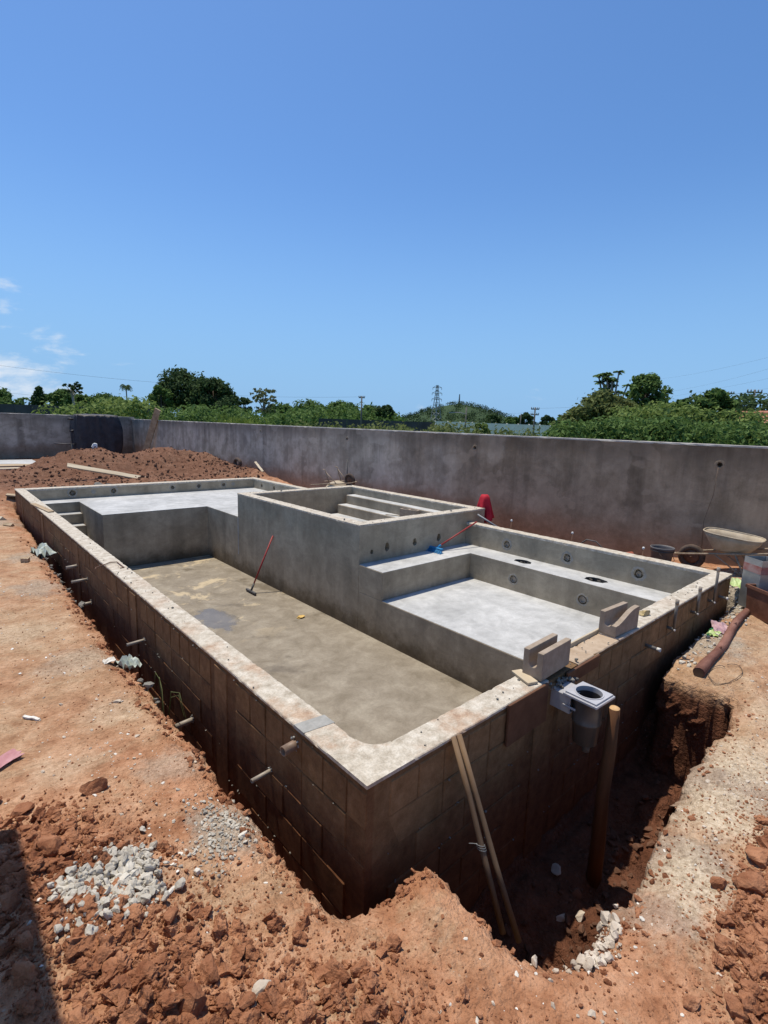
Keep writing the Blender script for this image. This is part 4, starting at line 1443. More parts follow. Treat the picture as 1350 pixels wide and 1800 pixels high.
heap('clod_crumbs', 'fine red crumbs filling the gaps between the clods at bottom right', 'soil', 6000, [(1.05, -1.42), (1.45, -1.36), (1.9, -1.33), (0.75, -1.5)], [(.24, .14), (.3, .14), (.38, .15), (.25, .12)],
     0.002, 0.011, 'clod', 82, 2.0, 1, keep=safe)
heap('crumb_cover', 'fine red crumbs and pebbles strewn over the bare earth', 'soil', 7000, [(-0.8, 0.3), (1.6, -1.2), (-0.6, 2.5), (3.5, -0.9), (0.2, -1.2)], [(.4, .7), (.7, .3), (.3, 1.5), (1.0, .4), (.6, .3)],
     0.0015, 0.009, 'clod', 63, 2.5, 1, keep=safe)
heap('rim_clods', 'small clods crumbling along the rim of the trench', 'soil', 900, [(-0.30, 0.4), (-0.30, 1.6), (-0.31, 2.8), (-0.28, 4.4), (-0.26, 6.5)], [(.035, .4), (.04, .5), (.04, .5), (.05, .8), (.05, 1.2)],
     0.003, 0.030, 'clod', 64, 4.0, 2, crumb=0.25)
heap('rim_clods', 'small clods and stones along the edge of the wide pit', 'soil', 420, [(0.3, -0.55), (0.6, -0.95), (1.4, -0.87), (2.6, -0.8), (0.1, -0.2)], [(.06, .12), (.15, .04), (.3, .04), (.4, .04), (.08, .03)],
     0.004, 0.024, 'clod', 65, 2.2, 1)
heap('pit_clods', 'dark clods lying on the floor of the pit', 'soil', 420, [(1.0, -0.4), (1.8, -0.4), (2.6, -0.4), (0.7, -0.6)], [(.3, .16), (.4, .16), (.4, .18), (.15, .12)], 0.006, 0.05, 'dark_clod', 66, 2.4, 1,
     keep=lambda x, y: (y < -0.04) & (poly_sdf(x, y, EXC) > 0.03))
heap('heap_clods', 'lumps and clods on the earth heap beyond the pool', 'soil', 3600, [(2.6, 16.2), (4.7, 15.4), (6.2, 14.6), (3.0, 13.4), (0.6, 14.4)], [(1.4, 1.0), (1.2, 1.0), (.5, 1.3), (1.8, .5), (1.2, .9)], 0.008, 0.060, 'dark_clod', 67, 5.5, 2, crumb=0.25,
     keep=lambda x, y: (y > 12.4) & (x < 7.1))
heap('rubble_patch', 'crushed whitish concrete rubble spilled among the red clods', 'rubble', 4200, [(-0.86, 0.66), (-0.93, 0.55), (-0.98, 0.44), (-1.06, 0.62), (-0.87, 0.55)], [(.05, .07), (.07, .06), (.08, .06), (.05, .05), (.05, .06)], 0.002, 0.025, 'rubble', 68, 6.0, 2, sink=-0.3, crumb=0.2)
heap('rubble_patch', 'broken grey mortar beside the trench near the corner', 'rubble', 800, [(-0.37, 0.66), (-0.42, 0.75), (-0.50, 0.52)], [(.05, .10), (.07, .12), (.07, .08)], 0.002, 0.017, 'rubble', 69, 3.2, 1, sink=0.2, keep=lambda x, y: poly_sdf(x, y, EXC) < 0.0)
heap('rubble_slope', 'pale stones and mortar lumps sliding into the near end of the pit', 'rubble', 800, [(0.46, -0.86), (0.60, -0.84), (0.50, -0.76), (0.62, -0.72)], [(.07, .05), (.08, .05), (.09, .06), (.08, .06)], 0.004, 0.032, 'pale_stone', 70, 2.6, 2, sink=0.15, crumb=0.2,
     keep=lambda x, y: poly_sdf(x, y, EXC) > -0.05)
heap('trench_rubble', 'grey mortar lumps heaped in the left trench', 'rubble', 260, [(-0.20, 4.9), (-0.19, 5.8), (-0.22, 2.35), (-0.16, 7.2)], [(.03, .35), (.03, .4), (.02, .22), (.04, .6)], 0.010, 0.05, 'grey_rubble', 71, 1.8, 1, sink=-0.2,
     keep=lambda x, y: x < -0.06)
heap('rubble_patch', 'grey mortar crumbs strewn beside the log and the right end of the pool', 'rubble', 650, [(4.4, -0.22), (5.2, -0.15), (6.1, 0.0), (6.5, 0.35)], [(.5, .07), (.4, .07), (.25, .15), (.2, .2)], 0.004, 0.03, 'rubble', 72, 2.6, 1, sink=0.2,
     keep=lambda x, y: (poly_sdf(x, y, EXC) < 0.02) & (x < 7.1))
heap('pale_chips', 'scattered white plaster chips on the trampled earth', 'chips', 430, [(-0.75, 1.6), (-0.7, 3.4), (-0.8, 6), (-0.7, 0.5), (2.2, -1.1), (0.3, -0.9)], [(.28, .6), (.3, 1.0), (.35, 1.6), (.3, .4), (1.0, .2), (.5, .2)], 0.003, 0.017, 'white_chip', 73, 2.6, 1, flat=0.4, keep=safe)
heap('pale_stones', 'buff pebbles half sunk in the red earth', 'pebbles', 520, [(-0.7, 1.0), (-0.65, 2.4), (0.3, -1.0), (1.8, -1.05), (3.2, -0.9), (-0.6, 5)], [(.3, .5), (.3, .8), (.5, .25), (.6, .15), (.8, .2), (.3, 1.3)], 0.004, 0.018, 'pale_stone', 74, 2.2, 1, flat=0.6, keep=safe, sink=0.4)


def rock(name, label, cat, px, py, size, mat, seed, group=None, sq=(1, 1, .75), z0=-0.4, sink=0.25):
    """single stone at the ground point seen at (px, py)"""
    d = FW + RT * ((px - 675) / FPX) + UP * ((900 - py) / FPX)
    t = (z0 - CAM.z) / d.z
    for _ in range(4):
        q = CAM + d * t
        t = (gz(q.x, q.y) - CAM.z) / d.z
    q = CAM + d * t
    r = random.Random(seed)
    m = stone_mesh(seed, 3, 0.35, 1.0)
    m.v = [(x * size * sq[0], y * size * sq[1], zz * size * sq[2]) for x, y, zz in m.v]
    o = m.build(name, mat)
    o.location = (q.x, q.y, gz(q.x, q.y) + size * sq[2] * (1 - 2 * sink) * 0.7)
    o.rotation_euler = (r.uniform(-.25, .25), r.uniform(-.25, .25), r.uniform(0, 6))
    return tag(o, label, cat, group)


rock('stone', 'buff rounded stone lying alone at the bottom, left of centre', 'stone', 463, 1748, 0.047, 'pale_stone', 301)
rock('clod', 'big red clod standing above the others near the pink scrap', 'clod', 165, 1392, 0.075, 'clod', 302)
rock('clod', 'reddish clod at the left edge below the pink scrap', 'clod', 40, 1430, 0.065, 'clod', 303)
rock('clod', 'broad flat red clod beside the left edge shadow', 'clod', 95, 1490, 0.085, 'clod', 304, sq=(1, .9, .6))
rock('clod', 'large dark red clod right of the whitish rubble', 'clod', 300, 1618, 0.040, 'clod', 305)
rock('clod', 'largest clod at the bottom edge below the whitish rubble', 'clod', 335, 1770, 0.060, 'clod', 306)
rock('clod', 'red clod beside the largest clod at the bottom edge', 'clod', 372, 1712, 0.055, 'clod', 307)
rock('stone', 'white angular stone on the upper rim of the whitish rubble', 'stone', 110, 1562, 0.034, 'rubble', 308)
rock('stone', 'larger pale stone at the top of the whitish rubble', 'stone', 175, 1555, 0.040, 'rubble', 309)
rock('stone', 'lone white stone right of the whitish rubble', 'stone', 347, 1536, 0.024, 'white_chip', 310)
rock('stone', 'white slab fragment leaning right of the whitish rubble', 'stone', 297, 1573, 0.030, 'white_chip', 311, sq=(1.3, .6, .6))
rock('stone', 'white stone in the grey mortar beside the trench', 'stone', 428, 1468, 0.026, 'white_chip', 312, sq=(1.2, .8, .6))
rock('stone', 'white stone in the pale stone slide, left one', 'stone', 988, 1617, 0.038, 'pale_stone', 313, sq=(1.2, .8, .8))
rock('stone', 'white stone in the pale stone slide, right one', 'stone', 1020, 1612, 0.036, 'pale_stone', 314, sq=(1.2, .8, .8))
rock('stone', 'pinkish stone lying deep in the pit between poles and post', 'stone', 980, 1530, 0.05, 'pale_stone', 315, z0=-1.2)
rock('clod', 'big red clod at the right edge of the picture', 'clod', 1335, 1510, 0.075, 'clod', 316)
rock('clod', 'second big red clod below the one at the right edge', 'clod', 1320, 1560, 0.070, 'clod', 317)
rock('clod', 'red clod left of the two big ones at the right edge', 'clod', 1265, 1560, 0.045, 'clod', 318)
rock('clod', 'pale red clod in the bottom right corner', 'clod', 1290, 1780, 0.05, 'clod', 319)
rock('clod', 'round red clod near the bottom right corner', 'clod', 1215, 1765, 0.034, 'clod', 320)
rock('stone', 'flat white stone at the foot of the near pool corner', 'stone', 598, 1598, 0.034, 'pale_stone', 321, sq=(1.4, .7, .6))
rock('stone', 'buff flat stone on the path left of the trench', 'stone', 207, 1234, 0.040, 'pale_stone', 322, sq=(1.2, .9, .3))

# ================================================================== OBJECTS ON AND AROUND THE POOL


def channel_block(name, label, loc, rz, cut=0.0):
    """U-shaped lintel block lying open side up; cut lowers one cheek with a curved break"""
    r = empty(name, label, 'concrete block', loc, (0, 0, rz))
    lx, wy, h, t = 0.39, 0.145, 0.19, 0.042
    n = 12
    bm = bmesh.new()
    prof = []
    # outer U profile in (y,z) with rounded inside
    inner = [(wy / 2 - t, h)] + [((wy / 2 - t) * math.cos(a) if True else 0, 0.105 - 0.032 * math.sin(a)) for a in [math.pi * k / 6 for k in range(7)]] + [(-wy / 2 + t, h)]
    outer = [(-wy / 2, h), (-wy / 2, 0), (wy / 2, 0), (wy / 2, h)]
    pr_ = outer + inner
    m = MB()
    vs = []
    secs = 9
    for i in range(secs):
        u = i / (secs - 1)
        x = -lx / 2 + lx * u
        for (y, z) in pr_:
            zz = z
            if z >= h - 1e-6 and y < 0 and cut:
                zz = h - cut * max(0, (math.cos(u * math.pi) * 0.5 + 0.5)) ** 1.4
            vs.append((x, y, zz))
    k = len(pr_)
    fs = []
    for i in range(secs - 1):
        for j in range(k):
            j2 = (j + 1) % k
            fs.append((i * k + j, (i + 1) * k + j, (i + 1) * k + j2, i * k + j2))
    # end caps as quads between outer and inner outline
    for base in (0, (secs - 1) * k):
        o4 = [base + j for j in range(4)]
        inn = [base + 4 + j for j in range(len(inner))]
        mid_ = len(inner) // 2
        fs.append((o4[2], o4[3], inn[0], inn[1]))
        for j in range(1, mid_):
            fs.append((o4[2], inn[j], inn[j + 1]))
        fs.append((o4[1], o4[2], inn[mid_]))
        for j in range(mid_, len(inner) - 2):
            fs.append((o4[1], inn[j], inn[j + 1]))
        fs.append((o4[0], o4[1], inn[-2], inn[-1]))
    m.add(vs, fs)
    b = m.build('shell', 'raw_block', r)
    bv = b.modifiers.new('bevel', 'BEVEL')
    bv.width = 0.004
    bv.segments = 2
    bv.limit_method = 'ANGLE'
    return r


channel_block('channel_block', 'U-shaped concrete block standing on the near wall beside the skimmer', (1.70, 0.088, 0.012), RAD(2), 0.0)
channel_block('channel_block', 'U-shaped concrete block with a curved cut cheek, farther along the near wall', (2.86, 0.095, 0.004), RAD(-3), 0.10)
wd = MB().box((-0.09, -0.04, 0), (0.09, 0.04, 0.02), 0.003, 0.002).build('wood_shim', 'pale_board')
wd.location, wd.rotation_euler = (1.475, 0.115, 0.002), (0, 0, RAD(70))
tag(wd, 'small pale wooden shim poking out from under the block beside the skimmer', 'wood scrap')
sp = stone_mesh(77, 3, 0.3, 1.0)
sp.v = [(x * 0.10, y * 0.045, z * 0.028) for x, y, z in sp.v]
sp = sp.build('sponge', 'sponge')
sp.location, sp.rotation_euler = (3.42, 0.09, 0.024), (0, 0, RAD(-25))
tag(sp, 'yellowish worn sponge lying on the near coping', 'sponge')

# skimmer: square cover frame with a round opening on a tapered body, mouth box to the wall
sk = empty('pool_skimmer', 'grey-blue plastic pool skimmer with square lid frame and round opening', 'skimmer', (1.70, -0.23, -0.028), (0, 0, RAD(-3)))
sk.scale = (0.83, 0.83, 0.93)
m = MB()
n = 32
R_ = 0.098
hf_ = 0.128
vs, fs = [], []
for k in range(n):
    t = 2 * math.pi * k / n
    c, s = math.cos(t), math.sin(t)
    q = hf_ / max(abs(c), abs(s))
    vs += [(c * R_, s * R_, 0.0), (c * q, s * q, 0.0), (c * R_, s * R_, -0.035), (c * q, s * q, -0.02), (c * R_ * 1.1, s * R_ * 1.1, 0.0), (c * R_ * 1.12, s * R_ * 1.12, 0.004), (c * R_ * 1.02, s * R_ * 1.02, 0.004)]
for k in range(n):
    a, b = k * 7, ((k + 1) % n) * 7
    fs += [(a + 4, a + 1, b + 1, b + 4), (a + 1, a + 3, b + 3, b + 1), (a + 4, b + 4, b + 5, a + 5), (a + 5, b + 5, b + 6, a + 6), (a + 6, b + 6, b + 2, a + 2)]
m.add(vs, fs)
m.build('lid_frame', 'skimmer_plastic', sk)
MB().box((-0.142, -0.142, -0.034), (0.142, 0.142, -0.0205), 0.003)
fr = MB()
for a_, b_ in (((-0.142, -0.142), (0.142, -0.122)), ((-0.142, 0.122), (0.142, 0.142)), ((-0.142, -0.1215), (-0.122, 0.1215)), ((0.122, -0.1215), (0.142, 0.1215))):
    fr.box((a_[0], a_[1], -0.030), (b_[0], b_[1], -0.012), 0.003)
fr.build('flange', 'skimmer_plastic', sk)
MB().lathe([(0.097, -0.03), (0.115, -0.05), (0.112, -0.055), (0.108, -0.2), (0.112, -0.205), (0.111, -0.215), (0.104, -0.22), (0.094, -0.37), (0.06, -0.385), (0.0005, -0.385)], n=28).build('body', 'skimmer_body', sk)
MB().lathe([(0.0965, -0.03), (0.092, -0.10), (0.088, -0.33), (0.0005, -0.33)], n=28).build('basket_well', 'dark_plastic', sk)
tb_ = MB()
tb_.box((-0.10, 0.09, -0.17), (0.10, 0.30, -0.16), 0.002)
tb_.box((-0.10, 0.09, -0.05), (0.10, 0.30, -0.04), 0.002)
tb_.box((-0.11, 0.09, -0.17), (-0.1005, 0.30, -0.04), 0.002)
tb_.box((0.1005, 0.09, -0.17), (0.11, 0.30, -0.04), 0.002)
tb_.build('throat', 'skimmer_plastic', sk)
MB().box((-0.135, 0.03, -0.115), (-0.128, 0.14, -0.10), 0.002).build('side_rib', 'skimmer_plastic', sk)
MB().pipe((0.0, -0.02, -0.36), (0.0, -0.02, -0.44), 0.03, 0.026).build('outlet', 'pipe_grey', sk)

# prop post under the skimmer
po = empty('prop_post', 'round timber post standing in the pit propping the skimmer', 'post', (1.785, -0.36, -1.40), (RAD(1.0), RAD(-2.0), 0))
MB().tube([(0, 0, -0.1), (0.006, 0, 0.3), (-0.004, 0.005, 0.7), (0.004, 0, 1.0), (0, 0, 1.32)], [0.05, 0.047, 0.042, 0.040, 0.034], 14, jit=0.05, rnd=random.Random(3)).build('shaft', 'post_wood', po)
MB().lathe([(0.0005, 1.327), (0.02, 1.328), (0.033, 1.321)], n=14).build('cut_end', 'post_end', po)

# two poles leaning on the near wall, tied with wire
rp = random.Random(6)
pl1 = MB().tube([(0.0, 0, 0), (0.003, 0.006, 0.5), (-0.003, 0.004, 1.0), (0, 0, 1.43)], [0.0155, 0.0155, 0.0145, 0.014], 12, jit=0.03, rnd=rp).build('broom_pole', 'pole_wood')
pl2 = MB().tube([(0.0, 0, 0), (0.004, -0.003, 0.5), (0.004, 0.002, 1.0), (0, 0, 1.43)], [0.0155, 0.0155, 0.0145, 0.014], 12, jit=0.03, rnd=rp).build('broom_pole', 'pole_wood')


def aim(o, a, b):
    a, b = Vector(a), Vector(b)
    o.location = a
    o.rotation_euler = (b - a).to_track_quat('Z', 'Y').to_euler()
    return (b - a).length


TOP1, TOP2 = Vector((0.585, -0.022, 0.012)), Vector((0.632, -0.022, 0.008))


def extend(top, px, py, z):
    """foot of a pole whose visible lower end is at (px,py), carried on to level z"""
    d = FW + RT * ((px - 675) / FPX) + UP * ((900 - py) / FPX)
    t = (z - CAM.z) / d.z
    return CAM + d * t


BOT1 = extend(TOP1, 884, 1640, -0.86)
BOT2 = extend(TOP2, 912, 1655, -0.88)
l1 = aim(pl1, BOT1, TOP1)
l2 = aim(pl2, BOT2, TOP2)
pl1.scale = (1, 1, l1 / 1.43)
pl2.scale = (1, 1, l2 / 1.43)
tag(pl1, 'left one of two wooden poles leaning against the near pool wall', 'pole')
tag(pl2, 'right one of two wooden poles leaning against the near pool wall', 'pole')
m1, m2 = BOT1.lerp(TOP1, 0.42), BOT2.lerp(TOP2, 0.42)
wm = MB()
wp = []
ctr = (m1 + m2) / 2
dx = (m2 - m1).normalized()
dn = (TOP1 - BOT1).normalized()
dy = dn.cross(dx).normalized()
for k in range(40):
    t = 2 * math.pi * k / 13
    wp.append(m1 + dx * (math.cos(t) * 0.024) + dy * (math.sin(t) * 0.024) + dn * (0.0009 * k - 0.015))
wp += [m1 - dx * 0.045 + dn * 0.012, m1 - dx * 0.065 + dn * 0.008]
wm.tube(wp, 0.0018, 5)
tag(wm.build('tie_wire', 'galv'), 'twist of wire wound round the left leaning pole', 'wire')

# squeegee in the deep pool
sq = empty('floor_squeegee', 'floor squeegee with red handle leaning on the spa wall in the deep pool', 'squeegee', (2.72, 6.42, -DZ))
MB().tube([(0, 0, 0.05), (0.47, 0.05, 0.985)], 0.014, 10).build('handle', 'red_paint', sq)
MB().tube([(0.0, 0, 0.045), (0.06, 0.006, 0.17)], 0.018, 10).build('socket', 'dark_steel', sq)
MB().box((-0.02, -0.17, 0.022), (0.02, 0.17, 0.055), 0.004).build('head', 'dark_steel', sq)
MB().box((-0.007, -0.175, 0.0), (0.007, 0.175, 0.022)).build('blade', 'rubber', sq)
lf = stone_mesh(91, 3, 0.3, 1.0)
lf.v = [(x * 0.085, y * 0.055, z * 0.022) for x, y, z in lf.v]
lf = lf.build('sponge', 'ochre')
lf.location = (2.78, 4.91, -DZ + 0.015)
tag(lf, 'ochre yellow sponge lying on the deep pool floor', 'sponge')
# blue broom on the bench
br = empty('broom', 'blue-bristled broom with red handle leaning in the bench corner below the spa', 'broom', (4.72, 3.86, -T3 + 0.004))
MB().tube([(0, 0, 0.06), (0.92, -0.09, 0.42)], 0.013, 10).build('handle', 'red_paint', br)
MB().tube([(0.0, 0, 0.058), (0.10, -0.01, 0.10)], 0.019, 10).build('socket', 'blue_bristle', br)
hb_ = MB()
rb = random.Random(12)
for k in range(120):
    a = rb.uniform(-0.13, 0.13)
    b = rb.uniform(-0.022, 0.022)
    hb_.tube([(b, a, 0.055), (b * 1.6 - 0.06 + rb.uniform(-.02, .02), a * 1.35, 0.003)], [0.004, 0.003], 4, smooth=False)
hb_.build('bristles', 'blue_bristle', br)
MB().box((-0.028, -0.14, 0.045), (0.028, 0.14, 0.075), 0.006).build('head', 'blue_bristle', br)


# red cloth draped over a stake by the spa corner
def cloth_cone(cx, cy, z1, z0, r0, seed, folds=7, sx=1.0, sy=1.0):
    n, rows = 48, 14
    r = random.Random(seed)
    ph = r.uniform(0, 6)
    vs, fs = [], []
    for i in range(rows):
        u = i / (rows - 1)
        for k in range(n):
            t = 2 * math.pi * k / n
            rad = r0 * (0.42 + 0.58 * u ** 0.55) * (1 + 0.30 * u * math.sin(folds * t + ph + u) + 0.12 * u * math.sin((folds * 2 + 1) * t + 2 * ph))
            hang = z1 - (z1 - z0) * u * (1 - 0.22 * u * (0.5 + 0.5 * math.sin(2 * t + ph)))
            vs.append((cx + rad * math.cos(t) * sx, cy + rad * math.sin(t) * sy, hang - 0.02 * (1 - u) * (1 - math.cos(3 * t)) * 0.5))
    for i in range(rows - 1):
        for k in range(n):
            k2 = (k + 1) % n
            fs.append((i * n + k, i * n + k2, (i + 1) * n + k2, (i + 1) * n + k))
    fs.append(tuple(range(n)))
    m_ = MB()
    m_.add(vs, fs, True)
    return m_


rc = empty('draped_cloth', 'bright red cloth draped over a short stake behind the spa corner', 'cloth', (6.28, 4.10, -0.28))
cloth_cone(0, 0, 0.72, 0.20, 0.17, 5, 5, 0.8, 1.0).build('cloth', 'red_cloth', rc)
MB().tube([(0, 0, -0.1), (0, 0, 0.71)], 0.02, 8).build('stake', 'rust_steel', rc)
bt = MB().tube([(5.86, 3.93, 0.13), (6.0, 3.70, -0.02), (6.18, 3.42, -0.2)], 0.018, 8).build('metal_tube', 'galv')
tag(bt, 'short pale metal tube slanting down beside the red cloth', 'tube')
# bent rebar lying on the left coping
rb_ = MB().tube([(-0.14, 4.42, 0.006), (-0.11, 4.50, 0.008), (0.06, 4.62, 0.012), (0.125, 4.60, 0.012), (0.13, 4.34, 0.008), (0.09, 4.33, 0.008)], 0.0055, 8).build('rebar_stirrup', 'rust_steel')
tag(rb_, 'bent rusty rebar stirrup lying across the left coping', 'rebar')
cb = MB().box((-0.55, -0.045, 0), (0.55, 0.045, 0.018), 0.003, 0.003).build('board', 'wood_board')
cb.location, cb.rotation_euler = (0.055, 9.05, 0.003), (0, 0, RAD(-84))
tag(cb, 'narrow board lying lengthwise on the far part of the left coping', 'board')
# loose block inside the spa, sticks on its steps
lb = MB()
lb.box((-0.195, -0.07, 0), (0.195, -0.045, 0.19), 0.004)
lb.box((-0.195, 0.045, 0), (0.195, 0.07, 0.19), 0.004)
lb.box((-0.195, -0.0445, 0), (-0.165, 0.0445, 0.19), 0.004)
lb.box((0.165, -0.0445, 0), (0.195, 0.0445, 0.19), 0.004)
lb.box((-0.02, -0.0445, 0), (0.02, 0.0445, 0.19), 0.004)
lbo = lb.build('hollow_block', 'raw_block')
lbo.location, lbo.rotation_euler = (5.57, 5.35, -0.146), (0, 0, RAD(-78))
tag(lbo, 'hollow concrete block standing on the steps inside the spa', 'concrete block')
stt = MB().box((-0.17, -0.012, 0), (0.17, 0.012, 0.016), 0.002).build('wood_scrap', 'pale_board')
stt.location, stt.rotation_euler = (5.54, 5.78, -0.146), (0, 0, RAD(-62))
tag(stt, 'short pale stick lying on a spa step beside the hollow block', 'wood scrap')

# ------------------------------------------------------------------ right side: log, bins, barrow, bucket


def at_ground(px, py, z0=-0.4):
    d = FW + RT * ((px - 675) / FPX) + UP * ((900 - py) / FPX)
    t = (z0 - CAM.z) / d.z
    for _ in range(5):
        q = CAM + d * t
        t = (gz(q.x, q.y) - CAM.z) / d.z
    return CAM + d * t


q0, q1 = at_ground(1230, 1190), at_ground(1316, 1072)
rl = random.Random(2)
lgp = []
for k in range(12):
    u = k / 11
    q = q0.lerp(q1, u)
    lgp.append((q.x + 0.012 * math.sin(u * 7), q.y + 0.012 * math.cos(u * 9), max(q0.z + (q1.z - q0.z) * u, q.z) + 0.034 + 0.007 * math.sin(u * 11)))
lg = empty('timber_log', 'long barked log lying on the ground beside the rusty bin', 'log', tuple(q0))
lm_ = MB()
rr_ = [0.043 - 0.008 * k / 11 + rl.uniform(-.004, .004) for k in range(12)]
lm_.tube([Vector(q) - q0 for q in lgp], rr_, 14, jit=0.06, rnd=rl)
lm_.build('bark', 'bark', lg)
e0 = Vector(lgp[0]) - q0
dl = (Vector(lgp[1]) - Vector(lgp[0])).normalized()
ce = MB().lathe([(0.0005, 0.003), (0.039, 0.003)], n=16).build('cut_end', 'pole_wood', lg)
ce.matrix_local = Matrix.Translation(e0 - dl * 0.002) @ dl.to_track_quat('-Z', 'Y').to_matrix().to_4x4()
for u in (3, 7):
    c_ = Vector(lgp[u]) - q0
    MB().tube([c_ + Vector((0, 0, 0.02)), c_ + Vector((0.01, -0.02, 0.052))], [0.014, 0.010], 8).build('knot', 'bark', lg)
wl = at_ground(1262, 1188)
wpts = []
for k in range(60):
    t = k / 59 * 2 * math.pi * 1.15
    wx, wy = wl.x + 0.20 * math.cos(t) + 0.02 * t, wl.y + 0.09 * math.sin(t) - 0.01 * t
    wpts.append((wx, wy, gz(wx, wy) + 0.012 + 0.006 * math.sin(3 * t)))
tag(MB().tube(wpts, 0.003, 5).build('wire_loop', 'wire'), 'loop of thin wire on the ground beside the log end', 'wire')

# rusty bin, half out of frame, with a tin can standing in it
bx_ = at_ground(1322, 1086)
bn = empty('rusty_bin', 'rusty square metal bin at the right edge beside the log', 'bin', (bx_.x + 0.16, bx_.y - 0.14, bx_.z), (0, 0, RAD(-38)))


def square_tub(w0, w1, h, t=0.012):
    m_ = MB()
    ring = []
    for w_, z in ((w0, 0), (w1, h), (w1 + 0.012, h), (w1 + 0.012, h - 0.03), (w1 - 0.004, h - 0.03)):
        ring.append([(-w_, -w_, z), (w_, -w_, z), (w_, w_, z), (-w_, w_, z)])
    inner_ = [[(-q + t * sx, -q + t * sx, z) for sx in (1,)] for q, z in ((w1, h), (w0, 0.02))]
    a = [(-w0, -w0, 0), (w0, -w0, 0), (w0, w0, 0), (-w0, w0, 0)]
    b = [(-w1, -w1, h), (w1, -w1, h), (w1, w1, h), (-w1, w1, h)]
    wi = w1 - t
    c = [(-wi, -wi, h), (wi, -wi, h), (wi, wi, h), (-wi, wi, h)]
    wj = w0 - t
    d = [(-wj, -wj, 0.02), (wj, -wj, 0.02), (wj, wj, 0.02), (-wj, wj, 0.02)]
    vs = a + b + c + d
    fs = [(3, 2, 1, 0), (12, 13, 14, 15)]
    for s0, s1 in ((0, 4), (4, 8), (8, 12)):
        for k in range(4):
            k2 = (k + 1) % 4
            fs.append((s0 + k, s0 + k2, s1 + k2, s1 + k))
    m_.add(vs, fs)
    return m_


square_tub(0.165, 0.185, 0.34).build('tub', 'rust', bn)
rimm = MB()
for a_, b_ in (((-0.195, -0.195), (0.195, -0.186)), ((-0.195, 0.186), (0.195, 0.195)), ((-0.195, -0.1855), (-0.186, 0.1855)), ((0.186, -0.1855), (0.195, 0.1855))):
    rimm.box((a_[0], a_[1], 0.305), (b_[0], b_[1], 0.342), 0.002)
rimm.build('rim', 'rust', bn)
tn = empty('tin_can', 'square tin can with faded reddish band standing above the rusty bin', 'can', (bx_.x + 0.36, bx_.y + 0.04, bx_.z + 0.02), (0, 0, RAD(-38)))
square_tub(0.13, 0.13, 0.60, 0.006).build('shell', 'tin', tn)
MB().box((-0.132, -0.132, 0.44), (0.132, -0.1305, 0.53)).build('label_band', 'tin_band', tn)
MB().box((-0.132, -0.130, 0.44), (-0.1305, 0.132, 0.53)).build('label_band', 'tin_band', tn)


def wheelbarrow(name, label, loc, rot, s=1.0, group=None):
    """local x: from wheel towards the handles"""
    r = empty(name, label, 'wheelbarrow', loc, rot, group)
    r.scale = (s, s, s)
    # tray: lofted pan
    secs, k = 14, 24
    vs, fs = [], []
    rings = []
    for lev, (x0, x1, w_, z) in enumerate(((0.10, 0.86, 0.30, 0.60), (0.14, 0.82, 0.27, 0.52), (0.24, 0.72, 0.21, 0.40), (0.34, 0.62, 0.14, 0.355), (0.46, 0.50, 0.02, 0.35))):
        ring = []
        for i in range(k):
            t = 2 * math.pi * i / k
            c, sn = math.cos(t), math.sin(t)
            q = (abs(c) ** 3.2 + abs(sn) ** 3.2) ** (-1 / 3.2)
            x = (x0 + x1) / 2 + (x1 - x0) / 2 * c * q
            y = w_ * sn * q
            zz = z + (0.06 * (1 - (x - 0.1) / 0.76) if lev < 2 else 0)
            ring.append((x, y, zz))
        rings.append(ring)
    for ring in rings:
        vs += ring
    for lev in range(len(rings) - 1):
        for i in range(k):
            i2 = (i + 1) % k
            fs.append((lev * k + i, lev * k + i2, (lev + 1) * k + i2, (lev + 1) * k + i))
    fs.append(tuple((len(rings) - 1) * k + i for i in range(k)))
    m_ = MB()
    m_.add(vs, fs, True)
    o = m_.build('tray', 'tray_steel', r)
    so = o.modifiers.new('thick', 'SOLIDIFY')
    so.thickness = 0.006
    MB().tube([Vector(q) for q in rings[0]] + [Vector(rings[0][0])], 0.010, 6, caps=False).build('rim', 'tray_steel', o)
    for sgn in (-1, 1):
        MB().tube([(-0.24, sgn * 0.05, 0.20), (-0.20, sgn * 0.10, 0.22), (0.2, sgn * 0.19, 0.31), (0.75, sgn * 0.24, 0.42), (1.32, sgn * 0.27, 0.56)], 0.016, 8).build('handle', 'frame_steel', r)
        MB().tube([(0.56, sgn * 0.22, 0.38), (0.66, sgn * 0.23, 0.18), (0.72, sgn * 0.23, 0.005), (0.80, sgn * 0.23, 0.0)], 0.013, 8).build('leg', 'frame_steel', r)
        MB().tube([(0.30, sgn * 0.2, 0.33), (0.70, sgn * 0.23, 0.06)], 0.010, 8).build('brace', 'frame_steel', r)
    MB().tube([(-0.24, -0.05, 0.20), (-0.27, 0, 0.20), (-0.24, 0.05, 0.20)], 0.016, 8).build('nose_bar', 'frame_steel', r)
    w_ = MB()
    tor = []
    for i in range(28):
        t = 2 * math.pi * i / 28
        tor.append((-0.03 + 0.15 * math.cos(t), 0, 0.195 + 0.15 * math.sin(t)))
    w_.tube(tor + [tor[0]], 0.042, 10, caps=False)
    wo = w_.build('wheel', 'rubber', r)
    hub = MB().lathe([(0.0005, 0.03), (0.05, 0.03), (0.11, 0.012), (0.115, 0.0), (0.11, -0.012), (0.05, -0.03), (0.0005, -0.03)], n=20).build('rim', 'rust_steel', wo)
    hub.matrix_local = Matrix.Translation((-0.03, 0, 0.195)) @ Matrix.Rotation(math.pi / 2, 4, 'X')
    MB().tube([(-0.03, -0.09, 0.195), (-0.03, 0.09, 0.195)], 0.012, 8).build('axle', 'rust_steel', r)
    return r


